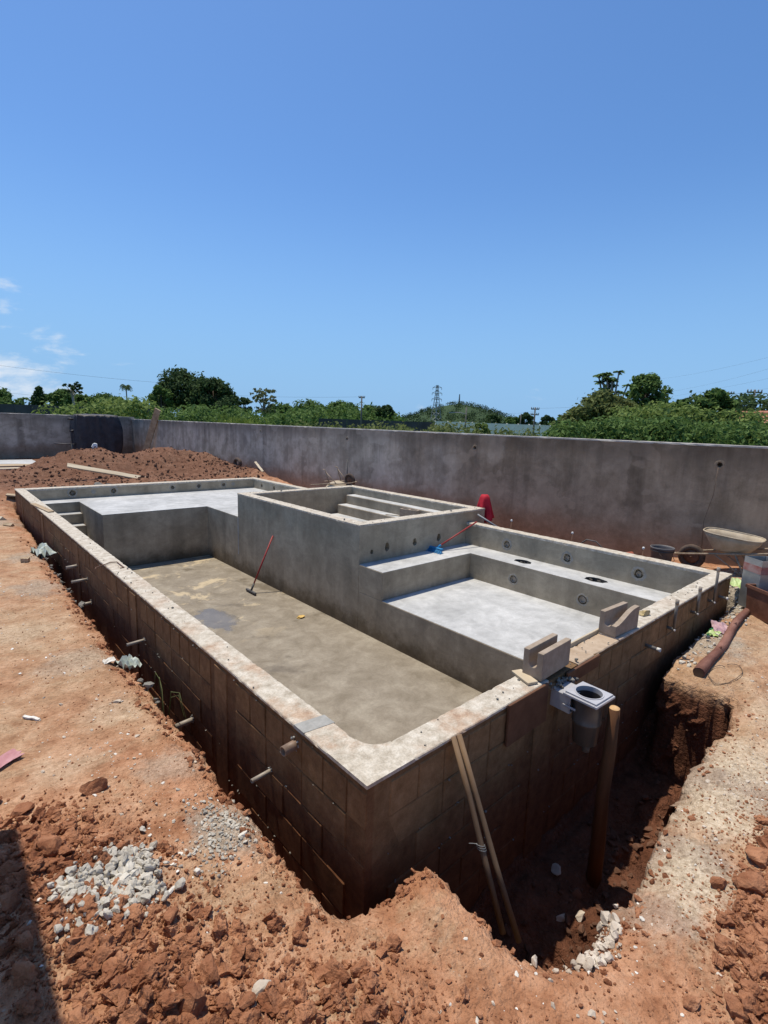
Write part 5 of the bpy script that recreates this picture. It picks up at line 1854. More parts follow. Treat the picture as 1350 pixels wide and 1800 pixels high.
wheelbarrow('wheelbarrow', 'dirty tan wheelbarrow standing upright against the stained wall at right', (6.74, 0.70, gz(6.74, 0.70) - 0.01), (0, 0, RAD(-86)), 0.92)
wb2 = wheelbarrow('wheelbarrow', 'wheelbarrow lying upside down behind the spa, frame in the air', (6.55, 8.55, 0.42), (RAD(172), RAD(-6), RAD(97)), 0.92)

bk = empty('bucket', 'dirty dark plastic bucket standing behind the right coping', 'bucket', (6.42, 1.02, gz(6.42, 1.02)))
MB().lathe([(0.0005, 0.0), (0.115, 0.0), (0.120, 0.01), (0.150, 0.285), (0.158, 0.287), (0.160, 0.315), (0.152, 0.317), (0.146, 0.29), (0.112, 0.02), (0.0005, 0.02)], n=32).build('pail', 'bucket_plastic', bk)
MB().lathe([(0.154, 0.255), (0.158, 0.257), (0.159, 0.268), (0.154, 0.270)], n=32).build('band', 'dark_plastic', bk)
MB().tube([(-0.15, 0.0, 0.27), (-0.16, -0.04, 0.22), (-0.14, -0.10, 0.16), (-0.06, -0.16, 0.13), (0.04, -0.165, 0.14), (0.13, -0.10, 0.2), (0.15, 0.0, 0.27)], 0.004, 6).build('bail', 'wire', bk)
MB().lathe([(0.0005, 0.20), (0.138, 0.20)], n=24).build('contents', 'grey_rubble', bk)
# broken red bricks beside the bucket
rbk = random.Random(19)
for k, (x, y, z, lab) in enumerate(((6.33, 1.42, 0.0, 'upright broken red brick beside the bucket'), (6.36, 1.60, 0.0, 'dusty red brick fragment left of the upright one'), (6.42, 1.30, 0.0, 'low red brick fragment nearest the bucket'), (6.30, 1.78, 0.0, 'red brick fragment farthest left of the bucket'))):
    hgt = (0.27, 0.12, 0.10, 0.09)[k]
    o = MB().box((-0.05, -0.045, 0), (0.05, 0.045, hgt), 0.012, 0.012, rbk).build('brick', 'fired_brick')
    o.location, o.rotation_euler = (x, y, gz(x, y) - 0.01), (rbk.uniform(-.1, .1), rbk.uniform(-.1, .1), rbk.uniform(0, 3))
    tag(o, lab, 'brick', 'broken bricks by the bucket')
# capped rods standing behind the back coping
for x, y, zt, lab in ((6.02, 3.32, 0.10, 'thin rusty rod with white cap nearest the red cloth'), (6.02, 2.20, 0.085, 'thin rusty rod with white cap midway along the back coping'), (6.02, 1.13, 0.06, 'thin rusty rod with white cap beside the bricks')):
    z0 = gz(x, y) - 0.1
    r = empty('capped_rod', lab, 'rod', (x, y, z0), group='capped rods behind the back coping')
    MB().tube([(0, 0, 0), (0, 0, zt - z0)], 0.009, 8).build('rod', 'rust_steel', r)
    MB().lathe([(0.0005, 0.03), (0.012, 0.03), (0.017, 0.02), (0.017, 0.0), (0.010, -0.005)], (0, 0, zt - z0 - 0.012), 12).build('cap', 'white_plastic', r)
tag(MB().tube([(6.62, 8.74, -0.4), (6.62, 8.73, 0.2), (6.63, 8.73, 0.76)], 0.018, 8).build('metal_rod', 'pole_grey'), 'upright grey rod standing behind the spa beside the overturned wheelbarrow', 'rod')
tag(MB().tube([(6.02, 2.1, -0.1), (6.0, 1.95, 0.03), (5.99, 1.8, 0.03), (6.02, 1.65, -0.1)], 0.01, 8).build('hose_piece', 'pole_grey'), 'short arched piece of grey hose behind the back coping', 'hose')
tag(MB().tube([(7.15, 0.66, 1.2), (7.14, 0.67, 0.8), (7.15, 0.75, 0.4), (7.1, 0.7, -0.2)], 0.004, 6).build('hanging_cable', 'wire'), 'thin cable hanging from the hole in the long wall', 'cable')

# scraps of plastic, paper and timber


def scrap(name, label, cat, px, py, sx, sy, mat, seed, z0=-0.4, lift=0.012, crumple=0.25, rz=0.0, world=None):
    r = random.Random(seed)
    q = world if world is not None else at_ground(px, py, z0)
    n = 7
    vs, fs = [], []
    for j in range(n):
        for i in range(n):
            u, v = i / (n - 1) - .5, j / (n - 1) - .5
            edge = 1 + r.uniform(-.12, .12)
            vs.append((u * sx * edge, v * sy * edge, r.uniform(0, 1) * crumple * min(sx, sy) + 0.004))
    for j in range(n - 1):
        for i in range(n - 1):
            fs.append((j * n + i, j * n + i + 1, (j + 1) * n + i + 1, (j + 1) * n + i))
    m_ = MB()
    m_.add(vs, fs, False)
    o = m_.build(name, mat)
    so = o.modifiers.new('thick', 'SOLIDIFY')
    so.thickness = 0.002
    o.location = (q[0], q[1], q[2] + lift)
    o.rotation_euler = (r.uniform(-.08, .08), r.uniform(-.08, .08), rz)
    return tag(o, label, cat)


scrap('paper_scrap', 'dusty pink scrap of board at the left edge among the clods', 'scrap', 8, 1342, 0.17, 0.10, 'pink_paper', 1, crumple=0.06, rz=0.5, lift=0.02)
scrap('plastic_bag', 'crumpled pale green plastic bag hanging at the trench rim', 'bag', 0, 0, 0.13, 0.22, 'green_bag', 2, crumple=0.6, rz=0.2, world=(-0.235, 2.95, -0.52))
scrap('plastic_bag', 'crumpled whitish plastic bag farther along the left trench', 'bag', 0, 0, 0.22, 0.55, 'green_bag', 3, crumple=0.6, rz=0.1, world=(-0.19, 7.55, -0.50))
scrap('plastic_bag', 'lime green plastic scrap on the pale heap at the right end of the pool', 'bag', 1300, 1033, 0.28, 0.22, 'lime_bag', 4, crumple=0.35)
scrap('pink_sack', 'faded pink sack scrap lying beside the log', 'sack', 1265, 1108, 0.28, 0.14, 'pink_sack', 5, crumple=0.25, rz=0.4)
scrap('plastic_bag', 'pale yellow-green plastic scrap below the pink sack', 'bag', 1255, 1118, 0.16, 0.10, 'lime_bag', 6, crumple=0.3)
scrap('paper_scrap', 'white paper scrap on the path beside the green bag', 'scrap', 192, 1165, 0.10, 0.07, 'white_chip', 7, crumple=0.2)
scrap('paper_scrap', 'blue-white scrap wedged at the foot of the near pool corner', 'scrap', 560, 1565, 0.06, 0.05, 'white_plastic', 8, crumple=0.4)
gb = stone_mesh(131, 3, 0.3, 1.0)
gb.v = [(x * 0.13, y * 0.06, z * 0.07) for x, y, z in gb.v]
gb = gb.build('plastic_bottle', 'bottle_green')
gb.location, gb.rotation_euler = (4.62, -0.16, gz(4.62, -0.16) + 0.03), (0, 0.1, 0.1)
tag(gb, 'crushed dark green plastic container between wall and log', 'container')


def plank(name, label, a, b, w_, h_, mat, roll=0.0, seed=1):
    a, b = Vector(a), Vector(b)
    o = empty(name, label, 'plank', tuple(a))
    m_ = MB()
    n = 8
    r = random.Random(seed)
    for_pts = [(b - a) * (k / n) + Vector((r.uniform(-.004, .004), r.uniform(-.004, .004), r.uniform(-.004, .004))) for k in range(n + 1)]
    d = (b - a).normalized()
    s = d.cross(Vector((0, 0, 1)))
    s = s.normalized() if s.length > 1e-4 else Vector((1, 0, 0))
    u = s.cross(d)
    s2 = s * math.cos(roll) + u * math.sin(roll)
    u2 = u * math.cos(roll) - s * math.sin(roll)
    vs, fs = [], []
    for q in for_pts:
        for i, j in ((-1, -1), (1, -1), (1, 1), (-1, 1)):
            vs.append(q + s2 * (i * w_ / 2) + u2 * (j * h_ / 2))
    for k in range(n):
        for j in range(4):
            j2 = (j + 1) % 4
            fs.append((k * 4 + j, (k + 1) * 4 + j, (k + 1) * 4 + j2, k * 4 + j2))
    fs += [(0, 1, 2, 3), (n * 4 + 3, n * 4 + 2, n * 4 + 1, n * 4)]
    m_.add(vs, fs)
    bpy.data.objects.remove(o)
    ob = m_.build(name, mat, None, tuple(a))
    return tag(ob, label, 'plank')


def over(x, y, h=0.05):
    return (x, y, gz(x, y) + h)


pa, pb = (1.37, 14.0, 0.33), (3.3, 13.75, -0.10)
plank('plank', 'long pale plank lying across the front of the earth heap', pa, pb, 0.17, 0.04, 'pale_board', -0.5, 1)
plank('plank', 'weathered plank leaning upright against the far end of the long wall', (6.75, 25.7, -0.5), (7.16, 24.4, 2.05), 0.30, 0.06, 'wood_board', 1.2, 2)
plank('plank', 'long brown board lying beside the heap along the foot of the wall', (6.9, 19.0, 0.22), (6.75, 13.9, -0.12), 0.16, 0.05, 'wood_board', 0.3, 3)
plank('plank', 'short pale stake leaning at the foot of the wall by the far pool corner', over(6.5, 12.9, 0.0), (6.55, 13.5, 0.33), 0.07, 0.04, 'pale_board', 0.3, 4)
plank('plank', 'flat plank at the far left, upper one of the stacked boards', over(-1.2, 22.0, 0.22), over(1.9, 21.9, 0.16), 0.9, 0.05, 'wood_board', 0, 5)
plank('plank', 'flat plank at the far left, lower one of the stacked boards', over(-0.4, 20.3, 0.18), over(1.3, 20.2, 0.16), 0.4, 0.05, 'pale_board', 0, 6)
plank('plank', 'small board lying behind the far left pool corner', over(-0.1, 12.75, 0.06), over(0.7, 12.6, 0.05), 0.28, 0.03, 'wood_board', 0, 7)
plank('plank', 'short board behind the far coping left of centre', over(1.35, 12.7, 0.06), over(2.0, 12.55, 0.06), 0.16, 0.04, 'pale_board', 0, 8)
plank('plank', 'yellowish offcut on the ground beside the far left wall, upper one', over(-0.42, 10.9, 0.05), over(-0.02, 11.0, 0.1), 0.22, 0.07, 'pale_board', 0, 9)
plank('plank', 'yellowish offcut on the ground beside the far left wall, lower one', over(-0.36, 10.1, 0.04), over(-0.04, 10.3, 0.08), 0.2, 0.06, 'wood_board', 0, 10)
plank('plank', 'thin white batten on the bare earth at the left edge', tuple(at_ground(42, 1262) + Vector((0, 0, .01))), tuple(at_ground(70, 1266) + Vector((0, 0, .01))), 0.022, 0.012, 'white_chip', 0, 11)
plank('plank', 'little block of wood on the path near the whitish bag', tuple(at_ground(38, 987) + Vector((0, 0, .03))), tuple(at_ground(52, 987) + Vector((0, 0, .03))), 0.09, 0.05, 'wood_board', 0, 12)
# slab of paving at far left
tag(MB().box((-12, 23.5, -0.5), (2.2, 26.5, -0.42), 0.01).build('paving_slab', 'plaster_light'), kind='structure')
# old tyre, metal angle and white ball on the heap
ty = MB()
tor = [(6.55 + 0.02 * math.cos(t), 14.75 + 0.24 * math.cos(t), gz(6.5, 14.7) + 0.15 + 0.12 * math.sin(t)) for t in [2 * math.pi * k / 24 for k in range(25)]]
ty.tube(tor, 0.06, 8, caps=False)
tag(ty.build('old_tyre', 'rubber'), 'small old tyre lying at the right foot of the earth heap', 'tyre')
an = empty('metal_trestle', 'small pale metal frame at the top end of the brown board by the wall', 'frame', (6.75, 19.3, gz(6.75, 19.3)))
MB().beam((-0.5, 0, 0.45), (0.25, 0, 0.42), 0.12, 0.05).build('rail', 'galv', an)
MB().beam((0.2, 0, 0.40), (0.2, 0, -0.1), 0.05, 0.05).build('leg', 'galv', an)
MB().beam((-0.45, 0, 0.42), (-0.45, 0, -0.1), 0.05, 0.05).build('leg', 'galv', an)
hx, hy = 2.75, 17.2
wbm = stone_mesh(141, 2, 0.15, 1.0)
wbm.v = [(x * 0.13, y * 0.13, z * 0.12) for x, y, z in wbm.v]
o = wbm.build('white_lump', 'white_plastic')
o.location = (hx, hy, gz(hx, hy) + 0.08)
tag(o, 'white rounded lump on top of the earth heap below the tarpaulin', 'lump')
rst = random.Random(33)
for k, (x, y, lab) in enumerate(((1.9, 13.2, 'grey stone under the left part of the long pale plank'), (2.15, 13.0, 'darker grey stone beside the one under the long pale plank'))):
    m_ = stone_mesh(150 + k, 3, 0.3, 1.0)
    m_.v = [(a * 0.17, b * 0.14, c * 0.11) for a, b, c in m_.v]
    o = m_.build('stone', 'grey_rubble')
    o.location = (x, y, gz(x, y) + 0.06)
    tag(o, lab, 'stone')

# ------------------------------------------------------------------ tarpaulin-covered machine at the far wall
tp = empty('covered_machine', 'machine wrapped in black tarpaulin standing before the far wall', 'machine', (5.05, 27.2, -0.55))
n, rows = 72, 20
vs, fs = [], []
rt = random.Random(9)
for i in range(rows):
    u = i / (rows - 1)
    for k in range(n):
        t = 2 * math.pi * k / n
        c, s = math.cos(t), math.sin(t)
        e = 7.0
        q = (abs(c) ** e + abs(s) ** e) ** (-1 / e)
        wx = 0.97 + 0.05 * math.sin(u * math.pi) + (0.10 * math.sin(u * math.pi) if c > 0 else 0.0) - 0.04 * u ** 4
        wy = 0.7
        fold = 1 + 0.03 * (1 - u) * math.sin(11 * t + 1) + 0.03 * math.sin(17 * t + 4 * u) + 0.05 * u * math.sin(23 * t) * (u > 0.6)
        sag = 0.04 * math.sin(19 * t + 2) * (u > 0.7) + 0.02 * math.sin(7 * t)
        vs.append((wx * c * q * fold, wy * s * q * fold, 0.25 + 1.93 * u + sag))
for i in range(rows - 1):
    for k in range(n):
        k2 = (k + 1) % n
        fs.append((i * n + k, i * n + k2, (i + 1) * n + k2, (i + 1) * n + k))
tcap = len(vs)
for rr, dz in ((0.75, 0.06), (0.45, 0.08)):
    for k in range(n):
        a = vs[(rows - 1) * n + k]
        vs.append((a[0] * rr, a[1] * rr, 2.18 + dz * (1 + 0.25 * math.sin(9 * 2 * math.pi * k / n))))
for k in range(n):
    k2 = (k + 1) % n
    fs.append(((rows - 1) * n + k, (rows - 1) * n + k2, tcap + k2, tcap + k))
    fs.append((tcap + k, tcap + k2, tcap + n + k2, tcap + n + k))
fs.append(tuple(tcap + n + k for k in range(n)))
m_ = MB()
m_.add(vs, fs, True)
m_.build('tarpaulin', 'tarp', tp)
MB().tube([(-0.9, -0.2, 1.98), (-1.25, -0.25, 2.02)], 0.05, 8).build('handle', 'tarp', tp)
MB().tube([(-0.95, -0.2, 1.45), (-1.18, -0.25, 1.42)], 0.05, 8).build('handle', 'tarp', tp)
MB().tube([(-0.9, -0.3, 0.78), (-1.9, -0.35, 0.84)], 0.03, 8).build('tow_bar', 'dark_steel', tp)
for sx in (-0.7, 0.7):
    MB().tube([(sx, -0.4, 0.0), (sx, -0.4, 0.4)], 0.06, 8).build('leg', 'dark_steel', tp)
MB().tube([(-1.15, -0.35, 0.0), (-1.15, -0.35, 0.82)], 0.03, 8).build('stand', 'dark_steel', tp)
# weed sprouting in the left trench
we = empty('weed', 'thin pale weed arching out of the left trench', 'plant', (-0.14, 2.35, -0.95))
for k, (ex_, ey_, ez_) in enumerate(((0.08, 0.35, 0.30), (0.05, -0.28, 0.40), (-0.03, 0.12, 0.45), (0.09, -0.15, 0.32), (-0.02, 0.42, 0.18))):
    MB().tube([(0, 0, 0), (ex_ * 0.4, ey_ * 0.4, ez_ * 0.95 + 0.1), (ex_ * 0.8, ey_ * 0.85, ez_ + 0.12), (ex_, ey_ * 1.2, ez_ * 0.85)], [0.004, 0.0035, 0.003, 0.001], 5).build('blade', 'leaf_pale', we)

# ================================================================== BEYOND THE WALLS


def scrub(name, label, spans, D0, D1, n, leaf, mat, seed, rscale=1.0, cat='shrubs', up=0.35, droop=0.0, aspect=0.55):
    """mass of undergrowth: spans [(px0, px1, row of the tops)], depth between D0 and D1; reads as one belt of foliage"""
    r = random.Random(seed)
    cen, rad = [], []
    for p0, p1, row in spans:
        k = max(2, int((p1 - p0) / 9 * rscale))
        for _ in range(k):
            px = r.uniform(p0, p1)
            D = r.uniform(D0, D1)
            top = P(px, row + r.uniform(-5, 6), D)
            rr = r.uniform(0.035, 0.07) * D * 0.45
            z = top.z - rr
            while z > GZ + 0.2:
                cen.append((top.x + r.uniform(-rr, rr) * .5, top.y + r.uniform(-rr, rr) * .5, z))
                rad.append((rr * 1.15, rr * 1.15, rr))
                z -= rr * 1.1
                if z < 0.9:
                    break
    V, F = leaf_cloud(cen, rad, n, leaf, seed, 0.5, up, aspect, droop)
    return tag(link(name, np_mesh(name, V, F, mat)), label, cat, kind='stuff')


# hill with its wood, far off
hc = P(795, 742, 520)
hx, hy = hc.x, hc.y
hdir = Vector((FW.x, FW.y, 0)).normalized()
hr = Vector((hdir.y, -hdir.x, 0))


def hill_h(u, v):
    return 25.5 * np.exp(-(((u - 8) / 46) ** 2)) * np.exp(-(v / 120) ** 2) + 7 * np.exp(-((u + 42) / 40) ** 2 - (v / 120) ** 2) + 6.0 * np.exp(-((u - 62) / 34) ** 2 - (v / 120) ** 2)


us = np.linspace(-150, 170, 90)
vv = np.linspace(-200, 200, 40)
UU, VV_ = np.meshgrid(us, vv)
HZ_ = hill_h(UU, VV_) * 1.0 - 3.0
HV = np.stack([hx + hr.x * UU + hdir.x * VV_, hy + hr.y * UU + hdir.y * VV_, HZ_], -1).reshape(-1, 3)
ii = np.arange(90 * 40).reshape(40, 90)
HF = np.stack([ii[:-1, :-1], ii[:-1, 1:], ii[1:, 1:], ii[1:, :-1]], -1).reshape(-1, 4)
tag(link('hill', np_mesh('hill', HV, HF, 'leaf_far', True)), kind='structure')
rgh = np.random.default_rng(77)
cu = rgh.uniform(-140, 160, 900)
cv = rgh.uniform(-150, 60, 900)
ch = hill_h(cu, cv) - 3.0 + 1.2
cr = rgh.uniform(1.8, 4.2, 900)
cen = np.stack([hx + hr.x * cu + hdir.x * cv, hy + hr.y * cu + hdir.y * cv, ch], 1)
V, F = leaf_cloud(cen, np.stack([cr, cr, cr * .75], 1), 40000, 1.1, 78, 0.75)
tag(link('hill_wood', np_mesh('hill_wood', V, F, 'leaf_far')), 'dense dark green wood covering the distant hill', 'woodland', kind='stuff')

# belts of undergrowth and far trees that read as one mass
scrub('undergrowth', 'bright green undergrowth behind the far wall at left', [(60, 150, 712), (140, 275, 704), (180, 270, 700)], 36, 50, 9000, 0.34, 'leaf_light', 81, 1.3)
scrub('undergrowth', 'mixed green bushes along the wall below the big tree', [(255, 440, 716), (330, 420, 712), (430, 520, 722)], 40, 56, 9000, 0.36, 'leaf_mid', 82, 1.2)
scrub('tall_grass', 'bright yellow-green tall grass right of the big tree', [(385, 460, 734)], 34, 40, 2600, 0.45, 'grass', 83, 1.2, 'grass', droop=-1.5, aspect=0.15)
scrub('woodland', 'belt of green woodland left of the distant hill', [(470, 700, 722), (480, 660, 712), (520, 640, 716)], 95, 140, 13000, 0.8, 'leaf_mid', 84, 1.5)
scrub('woodland', 'low dark trees in front of the distant hill', [(640, 900, 740), (860, 1000, 744)], 170, 230, 7000, 1.1, 'leaf_far', 85, 1.2)
scrub('low_scrub', 'low sunlit scrub just behind the middle of the long wall', [(500, 700, 742), (640, 760, 746), (740, 990, 752), (760, 830, 740)], 26, 42, 9000, 0.24, 'leaf_olive', 86, 1.2)
scrub('hedge', 'dense glossy creeper hedge rising behind the right half of the wall', [(985, 1110, 736), (1060, 1200, 732), (1150, 1350, 742), (1100, 1200, 738), (1350, 1500, 742)], 13.5, 16.5, 26000, 0.14, 'leaf_mid', 87, 2.2)
scrub('hedge_growth', 'tangled lighter foliage in front of the roofs at right', [(1090, 1140, 714), (1140, 1180, 706), (1180, 1215, 712), (1215, 1290, 714), (1290, 1330, 718)], 18, 24, 16000, 0.19, 'leaf_light', 88, 1.8)
scrub('dark_growth', 'dark tree mass at the far right edge', [(1150, 1185, 702), (1185, 1230, 694), (1230, 1275, 699), (1275, 1320, 692), (1320, 1380, 688), (1380, 1520, 692)], 27, 34, 14000, 0.28, 'leaf_dark', 89, 1.5)

T = tree
T('shade_tree', 'tall spreading dark tree, left and higher half of the big clump', 318, 651, 112, 66, 'leaf_dark', 8000, 0.42, 'round', 60, 101, low=0.42)
T('shade_tree', 'dark round-topped tree, right half of the big clump', 374, 663, 92, 64, 'leaf_dark', 6000, 0.42, 'round', 46, 102, low=0.38)
T('shade_tree', 'low dark tree at the right foot of the big clump', 398, 702, 52, 60, 'leaf_dark', 2400, 0.36, 'round', 22, 103, low=0.45)
T('yellowish_tree', 'lighter green tree at the left foot of the big clump', 282, 674, 46, 62, 'leaf_mid', 2200, 0.36, 'round', 24, 104, low=0.4)
T('conifer_tree', 'dark dense pointed tree at far left above the wall', 68, 680, 52, 62, 'leaf_dark', 3600, 0.34, 'cone', 44, 105, low=0.3)
T('dome_tree', 'dome-shaped tree right of the dark pointed tree', 108, 685, 64, 70, 'leaf_mid', 4000, 0.42, 'round', 36, 106, low=0.5)
T('umbrella_tree', 'flat-crowned tree under the thin windblown tree', 146, 688, 62, 72, 'leaf_mid', 2800, 0.4, 'umbrella', 44, 107)
T('windblown_tree', 'thin sparse windblown tree rising above the far left trees', 130, 667, 34, 60, 'leaf_dark', 420, 0.36, 'sparse', 16, 108, 'pale_trunk', low=0.76, lean=-0.06)
T('umbrella_tree', 'wide flat-topped tree left of the palm', 188, 690, 76, 80, 'leaf_mid', 3200, 0.45, 'umbrella', 50, 109)
T('leafy_tree', 'mid green tree cut by the left edge of the picture', -4, 683, 70, 52, 'leaf_mid', 3600, 0.36, 'round', 32, 110, low=0.4)
T('small_tree', 'small dark tree right of the big clump', 428, 698, 30, 80, 'leaf_dark', 1300, 0.4, 'round', 20, 111, low=0.6)
T('sparse_tree', 'sparse pale-leaved tree right of the big clump', 463, 679, 50, 60, 'leaf_pale', 900, 0.36, 'sparse', 46, 112, 'pale_trunk', low=0.5)
T('wood_tree', 'rounded green tree left of the first utility pole', 548, 705, 74, 118, 'leaf_mid', 3800, 0.65, 'round', 36, 113, low=0.45)
T('wood_tree', 'rounded tree just right of the first utility pole', 650, 712, 44, 112, 'leaf_mid', 2000, 0.6, 'round', 22, 114, low=0.45)
T('wood_tree', 'single round tree at the left foot of the distant hill', 675, 711, 42, 100, 'leaf_dark', 2600, 0.55, 'round', 26, 115, low=0.45)
T('wood_tree', 'tree at the left end of the woodland belt', 497, 708, 62, 112, 'leaf_mid', 3000, 0.62, 'round', 30, 116, low=0.45)
T('wood_tree', 'taller tree in the middle of the woodland belt', 606, 707, 70, 125, 'leaf_mid', 3400, 0.65, 'round', 32, 117, low=0.45)
T('horizon_tree', 'dark round tree left of the second utility pole', 926, 725, 34, 150, 'leaf_dark', 2000, 0.75, 'round', 22, 118, low=0.45)
T('horizon_tree', 'dark round tree right of the second utility pole', 964, 730, 30, 150, 'leaf_dark', 1500, 0.75, 'round', 18, 119, low=0.45)
T('horizon_tree', 'small tree on the horizon above the left end of the pale wall', 868, 728, 38, 150, 'leaf_dark', 1700, 0.75, 'round', 20, 120, low=0.45)
T('horizon_tree', 'low tree on the horizon midway over the pale wall', 902, 732, 30, 150, 'leaf_mid', 1200, 0.75, 'round', 16, 121, low=0.45)
T('small_bush', 'small sunlit bush behind the wall below the hill', 846, 743, 40, 32, 'leaf_light', 1700, 0.2, 'round', 20, 122, low=0.5, cat='bush')
T('feathery_bush', 'big feathery olive bush behind the wall, right of centre', 1062, 692, 150, 23, 'leaf_olive', 15000, 0.20, 'round', 70, 123, low=0.40, cat='bush')
T('feathery_bush', 'smaller rounded bush at the left foot of the big feathery bush', 1008, 716, 80, 24, 'leaf_olive', 6000, 0.19, 'round', 34, 124, low=0.45, cat='bush')
T('tall_tree', 'open-crowned tree with dark leaf clusters above the hedge', 1140, 655, 84, 26, 'leaf_mid', 3600, 0.22, 'round', 46, 125, low=0.62, gappy=0.85)
T('tall_tree', 'leafy branch tree right of the open-crowned tree', 1172, 690, 34, 25, 'leaf_mid', 700, 0.24, 'sparse', 22, 126, low=0.6)
T('broadleaf_tree', 'tall broad-leaved tree rising near the right edge', 1258, 681, 64, 20, 'leaf_mid', 3000, 0.22, 'round', 44, 127, low=0.6, gappy=0.9)
T('broadleaf_tree', 'bushy tree between hedge and roofs at right', 1196, 702, 84, 22, 'leaf_mid', 5200, 0.24, 'round', 40, 128, low=0.45)
T('green_bush', 'green bush at the right edge in front of the tiled roof', 1330, 752, 60, 15, 'leaf_light', 3200, 0.17, 'round', 28, 129, low=0.45, cat='bush')


def frond_tree(name, label, px, top, wpx, D, seed, mat, n_fr, drop, leaflet, lw, trunk='pale_trunk', stems=1, up0=0.5):
    """palm or umbrella-leaved tree: arching fronds from a crown point"""
    r = random.Random(seed)
    tip = P(px, top, D)
    R = wpx / FPX * D / 2
    root = empty(name, label, 'tree', (tip.x, tip.y, GZ))
    H = tip.z - GZ
    for s_ in range(stems):
        hx_, hy_, hz_ = (0, 0, H - R * 0.45) if stems == 1 else (r.uniform(-R, R) * .62, r.uniform(-R, R) * .62, H - R * 0.15 - r.uniform(0, 1) * R * 0.95)
        RR = R if stems == 1 else R * 0.30
        tr = MB()
        b0 = (0, 0, -0.1) if stems == 1 else (0, 0, H * 0.45)
        if stems > 1 and s_ == 0:
            tr.tube([(0, 0, -0.1), (0.1, 0, H * 0.25), (0, 0, H * 0.55)], [0.13, 0.1, 0.07], 8)
        tr.tube([b0, (hx_ * .5 + 0.1, hy_ * .5, (b0[2] + hz_) / 2), (hx_, hy_, hz_)], [0.14 if stems == 1 else 0.06, 0.11 if stems == 1 else 0.05, 0.09 if stems == 1 else 0.035], 8)
        tr.build('trunk', trunk, root)
        cr_ = MB()
        for k in range(n_fr):
            a = 2 * math.pi * k / n_fr + r.uniform(-.25, .25)
            el = up0 + r.uniform(-.35, .35)
            pts = []
            for j in range(8):
                u = j / 7
                rad = RR * u * (1 - 0.12 * u)
                z = RR * (el * u - drop * u * u)
                pts.append(Vector((hx_ + math.cos(a) * rad, hy_ + math.sin(a) * rad, hz_ + z)))
            sd = Vector((-math.sin(a), math.cos(a), 0))
            for j in range(1, 8):
                for half in (0, 0.5):
                    q = pts[j - 1].lerp(pts[j], half)
                    d = (pts[j] - pts[j - 1]).normalized()
                    ln = RR * leaflet * (0.55 + 0.45 * math.sin(math.pi * (j + half) / 8))
                    for sg in (-1, 1):
                        e = q + sd * (sg * ln) + d * ln * 0.5 - Vector((0, 0, ln * 0.55))
                        w_ = d * (RR * lw)
                        cr_.add([q - w_, q + w_, e], [(0, 1, 2)])
            cr_.tube(pts, [RR * .014] * 8, 4, caps=False, smooth=False)
        cr_.build('crown', mat, root)
    return root


frond_tree('palm_tree', 'lone dark palm standing above the far left scrub', 221, 673, 25, 92, 7, 'leaf_dark', 15, 1.15, 0.30, 0.05, 'trunk', 1, 0.75)
frond_tree('umbrella_leaf_tree', 'tall tree with tiers of drooping hand-shaped leaves above the feathery bush', 1078, 649, 70, 25, 8, 'leaf_mid', 10, 0.30, 0.40, 0.07, 'pale_trunk', 20, 0.15)
frond_tree('young_palm', 'small feathery palm beside the dark pointed tree', 40, 697, 22, 66, 9, 'leaf_mid', 12, 0.95, 0.30, 0.06, 'trunk', 1, 0.9)

# far walls, fence, roofs
a0, a1 = P(765, 765, 86), P(985, 768, 95)
fwm = empty('concrete_wall', 'pale weathered concrete wall in the distance below the hill', 'wall', (a0.x, a0.y, GZ))
dv = Vector((a1.x - a0.x, a1.y - a0.y, 0))
top_z = P(900, 745.5, 92).z
npan = 11
for k in range(npan):
    s_ = dv * (k / npan)
    e_ = dv * ((k + 1) / npan) - dv.normalized() * 0.12
    MB().beam(s_ + Vector((0, 0, (top_z - GZ) / 2)), e_ + Vector((0, 0, (top_z - GZ) / 2)), 0.15, top_z - GZ).build('panel', 'far_wall', fwm)
    MB().beam(s_ - dv.normalized() * 0.12 + Vector((0, 0, (top_z - GZ) / 2 + 0.06)), s_ + Vector((0, 0, (top_z - GZ) / 2 + 0.06)), 0.3, top_z - GZ + 0.12).build('pillar', 'far_wall', fwm)
a0, a1 = P(-60, 740, 44), P(290, 740, 44)
zt = P(60, 712, 44).z
df = empty('dark_fence', 'dark sheet fence in the undergrowth behind the far left wall', 'fence', (a0.x, a0.y, GZ))
dv = Vector((a1.x - a0.x, a1.y - a0.y, 0))
for k in range(12):
    s_, e_ = dv * (k / 12), dv * ((k + 1) / 12) - dv.normalized() * 0.04
    MB().beam(s_ + Vector((0, 0, (zt - GZ) / 2)), e_ + Vector((0, 0, (zt - GZ) / 2)), 0.06, zt - GZ).build('panel', 'dark_fence', df)
a0, a1 = P(560, 755, 88), P(760, 756, 88)
zt = P(650, 738.5, 88).z
df = empty('dark_fence', 'low dark wall seen through the scrub left of the hill', 'wall', (a0.x, a0.y, GZ))
dv = Vector((a1.x - a0.x, a1.y - a0.y, 0))
for k in range(8):
    s_, e_ = dv * (k / 8), dv * ((k + 1) / 8) - dv.normalized() * 0.08
    MB().beam(s_ + Vector((0, 0, (zt - GZ) / 2)), e_ + Vector((0, 0, (zt - GZ) / 2)), 0.1, zt - GZ).build('panel', 'dark_fence', df)


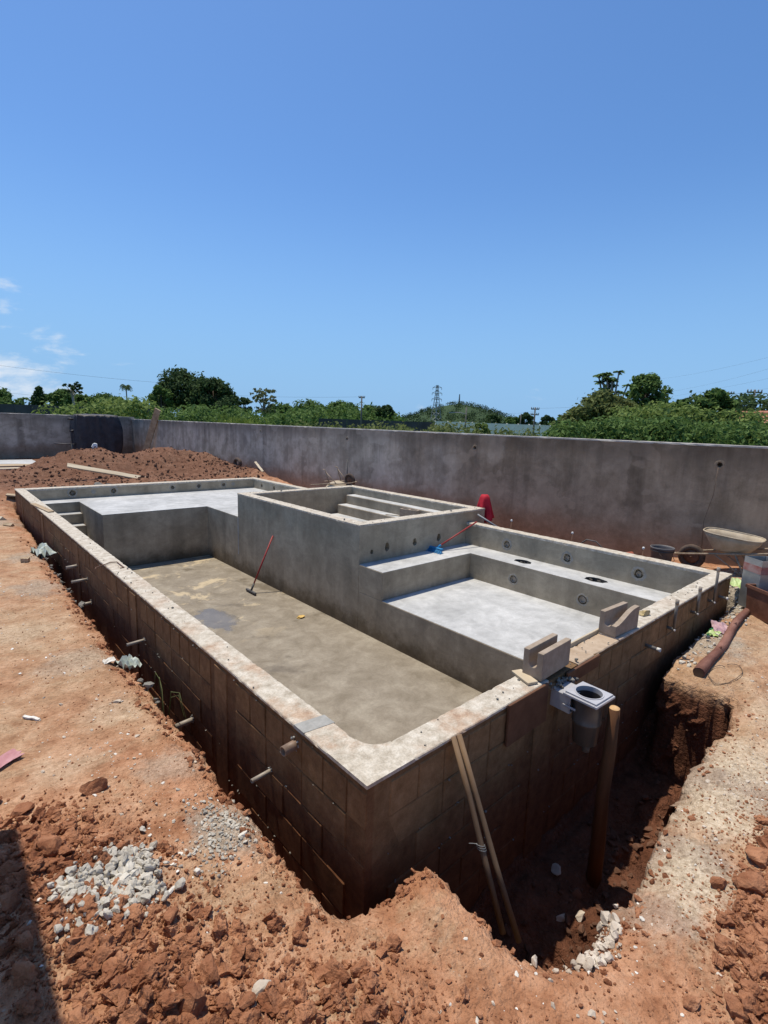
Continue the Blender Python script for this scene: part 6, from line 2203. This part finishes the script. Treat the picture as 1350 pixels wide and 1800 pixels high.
def tiled_house(name, label, c, rz, lx, ly, h, rise, cols=16):
    r = empty(name, label, 'house', c, (0, 0, rz))
    prism(rect(-lx / 2, -ly / 2, lx / 2, ly / 2), 0, h).build('wall', 'house_wall', r)
    ov = 0.4
    for sg in (-1, 1):
        rf = MB()
        for k in range(cols):
            x0 = -lx / 2 - ov + (lx + 2 * ov) * k / cols
            x1 = -lx / 2 - ov + (lx + 2 * ov) * (k + 0.86) / cols
            xm = (x0 + x1) / 2
            e = Vector((0, sg * (ly / 2 + ov), h - 0.1))
            t_ = Vector((0, 0, h + rise))
            vs_ = []
            for q in (e, t_):
                vs_ += [(x0, q.y, q.z), (xm - (x1 - x0) * .25, q.y, q.z + 0.07), (xm + (x1 - x0) * .25, q.y, q.z + 0.07), (x1, q.y, q.z), (x1, q.y, q.z - 0.05), (x0, q.y, q.z - 0.05)]
            fs_ = [(j, (j + 1) % 6, 6 + (j + 1) % 6, 6 + j) for j in range(6)] + [(0, 1, 2, 3, 4, 5), (11, 10, 9, 8, 7, 6)]
            m_ = MB()
            m_.add(vs_, fs_)
            m_.build('tile_row', 'roof_tile', r)
    MB().tube([(-lx / 2 - ov, 0, h + rise + .06), (lx / 2 + ov, 0, h + rise + .06)], 0.12, 8).build('ridge', 'roof_tile', r)
    return r


hp_ = P(1418, 728, 24)
tiled_house('tiled_house', 'house with red tiled roof at the right edge behind the bushes', (hp_.x, hp_.y, GZ), RAD(70), 6.0, 4.0, hp_.z - GZ - 1.25, 1.25, 18)
hp_ = P(1265, 739, 28)
tiled_house('tiled_house', 'low roof showing through the foliage right of the hedge', (hp_.x, hp_.y, GZ), RAD(-48), 6.5, 3.0, hp_.z - GZ - 0.5, 0.5, 14)


def utility_pole(name, label, px, top, D, arms, armw=2.0, lamp=False, r0=0.14):
    t_ = P(px, top, D)
    r = empty(name, label, 'utility pole', (t_.x, t_.y, GZ))
    H = t_.z - GZ
    MB().tube([(0, 0, -0.2), (0, 0, H)], [r0, r0 * 0.7], 8).build('mast', 'pole_grey', r)
    for k in range(arms):
        z = H - 0.25 - 0.75 * k
        d = hr * (armw / 2)
        o = MB().beam(-d + Vector((0, 0, z)), d + Vector((0, 0, z)), 0.12, 0.14).build('crossarm', 'pole_grey', r)
        for u in (-0.95, -0.5, 0.5, 0.95):
            MB().lathe([(0.05, 0), (0.07, 0.08), (0.04, 0.2), (0.0005, 0.22)], tuple(d * u + Vector((0, 0, z + 0.07))), 8).build('insulator', 'galv', o)
    if lamp:
        d = -hr
        MB().tube([(0, 0, H * .82), tuple(d * 0.7 + Vector((0, 0, H * .86))), tuple(d * 1.5 + Vector((0, 0, H * .86)))], 0.05, 6).build('lamp_arm', 'galv', r)
        MB().beam(d * 1.4 + Vector((0, 0, H * .86)), d * 2.1 + Vector((0, 0, H * .85)), 0.25, 0.12).build('lamp_head', 'galv', r)
    return r


utility_pole('utility_pole', 'utility pole with one crossarm in the woodland left of the hill', 636, 696, 75, 1, 0.9)
utility_pole('utility_pole', 'utility pole with street lamp in front of the hill', 820, 716, 62, 0, 1.0, True, 0.11)
utility_pole('utility_pole', 'utility pole with two crossarms above the pale far wall', 941, 716, 70, 2, 1.1)
utility_pole('utility_pole', 'utility pole with broad crossarm near the right edge', 1327, 685, 48, 1, 1.4)
utility_pole('utility_pole', 'slim far pole left of the two-armed utility pole', 916, 727, 110, 0, 1.0, False, 0.12)
utility_pole('utility_pole', 'small crossarm pole showing above the trees left of the right-edge pole', 1281, 688, 60, 1, 1.3, False, 0.08)


def lattice(name, label, px, top, D, half, arms, cat, zb=-3.0, rad=0.16):
    t_ = P(px, top, D)
    r = empty(name, label, cat, (t_.x, t_.y, zb))
    H = t_.z - zb
    lv = [0, .12, .24, .36, .47, .58, .68, .77, .85, .92, 1.0]
    hw_ = lambda u: half * (1 - u) ** 1.3 + half * 0.13
    for sx in (-1, 1):
        for sy in (-1, 1):
            MB().tube([(sx * hw_(u), sy * hw_(u), H * u) for u in lv], rad, 4, smooth=False).build('leg', 'galv', r)
    b = MB()
    for u0, u1 in zip(lv[:-1], lv[1:]):
        a, c = hw_(u0), hw_(u1)
        for (p, q) in (((-1, -1), (1, -1)), ((1, -1), (1, 1)), ((1, 1), (-1, 1)), ((-1, 1), (-1, -1))):
            b.tube([(p[0] * a, p[1] * a, H * u0), (q[0] * c, q[1] * c, H * u1)], rad * .6, 3, False, False)
            b.tube([(q[0] * a, q[1] * a, H * u0), (p[0] * c, p[1] * c, H * u1)], rad * .6, 3, False, False)
    b.build('bracing', 'galv', r)
    for u, ln in arms:
        d = hr * ln
        o = MB()
        for sg in (-1, 1):
            e = d * sg + Vector((0, 0, H * u))
            for s2 in (-1, 1):
                o.tube([tuple(hdir * (s2 * hw_(u)) + Vector((0, 0, H * u))), tuple(e)], rad * .8, 3, False, False)
            o.tube([(0, 0, H * (u + .05)), tuple(e)], rad * .7, 3, False, False)
            o.tube([tuple(e), tuple(e - Vector((0, 0, H * .045)))], rad * .7, 4, False, False)
        o.build('crossarm', 'galv', r)
    return r


lattice('transmission_tower', 'tall lattice transmission tower with three crossarms before the hill', 769, 677, 300, 3.0, ((.72, 2.9), (.84, 2.9), (.95, 2.6)), 'pylon', -3.0, 0.17)
lattice('radio_mast', 'slim lattice mast on top of the distant hill', 808, 693, 520, 1.3, (), 'mast', 10.0, 0.25)


def line(label, pts, rad, sag):
    a, b = Vector(pts[0]), Vector(pts[1])
    q = []
    for k in range(25):
        u = k / 24
        q.append(a.lerp(b, u) - Vector((0, 0, sag * 4 * u * (1 - u))))
    return tag(MB().tube(q, rad * 0.7, 4, False).build('power_line', 'pole_grey'), label, 'power line', 'overhead lines')


line('power line sagging across the sky at upper left', (P(-200, 612, 60), P(330, 676, 75)), 0.02, 0.5)
line('faint upper power line at far left', (P(-200, 660, 60), P(150, 700, 90)), 0.02, 0.5)
line('power line running left from the first utility pole', (P(636, 697.5, 75), P(330, 690, 75)), 0.016, 0.3)
line('upper power line between the two-armed pole and the right-edge pole', (P(941, 718, 70), P(1327, 688, 48)), 0.014, 0.3)
line('lower power line between the street lamp pole and the two-armed pole', (P(820, 718, 62), P(941, 722, 70)), 0.012, 0.5)
for k, (x0, y0, x1, y1) in enumerate(((1140, 668, 1420, 610), (1160, 690, 1420, 628), (1100, 705, 1420, 650), (1200, 700, 1420, 668))):
    line(('highest of the faint lines at upper right', 'second highest of the faint lines at upper right', 'third of the faint lines at upper right', 'lowest of the faint lines at upper right')[k], (P(x0, y0, 120), P(x1, y1, 60)), 0.013, 0.6)
# pale sapling by the far corner of the wall
sp_ = P(262, 735, 30)
T('sapling', 'thin pale sapling in front of the wall beside the leaning plank', 262, 738, 34, 27.5, 'leaf_pale', 160, 0.16, 'sparse', 10, 140, 'pale_trunk', -0.55, low=0.3)
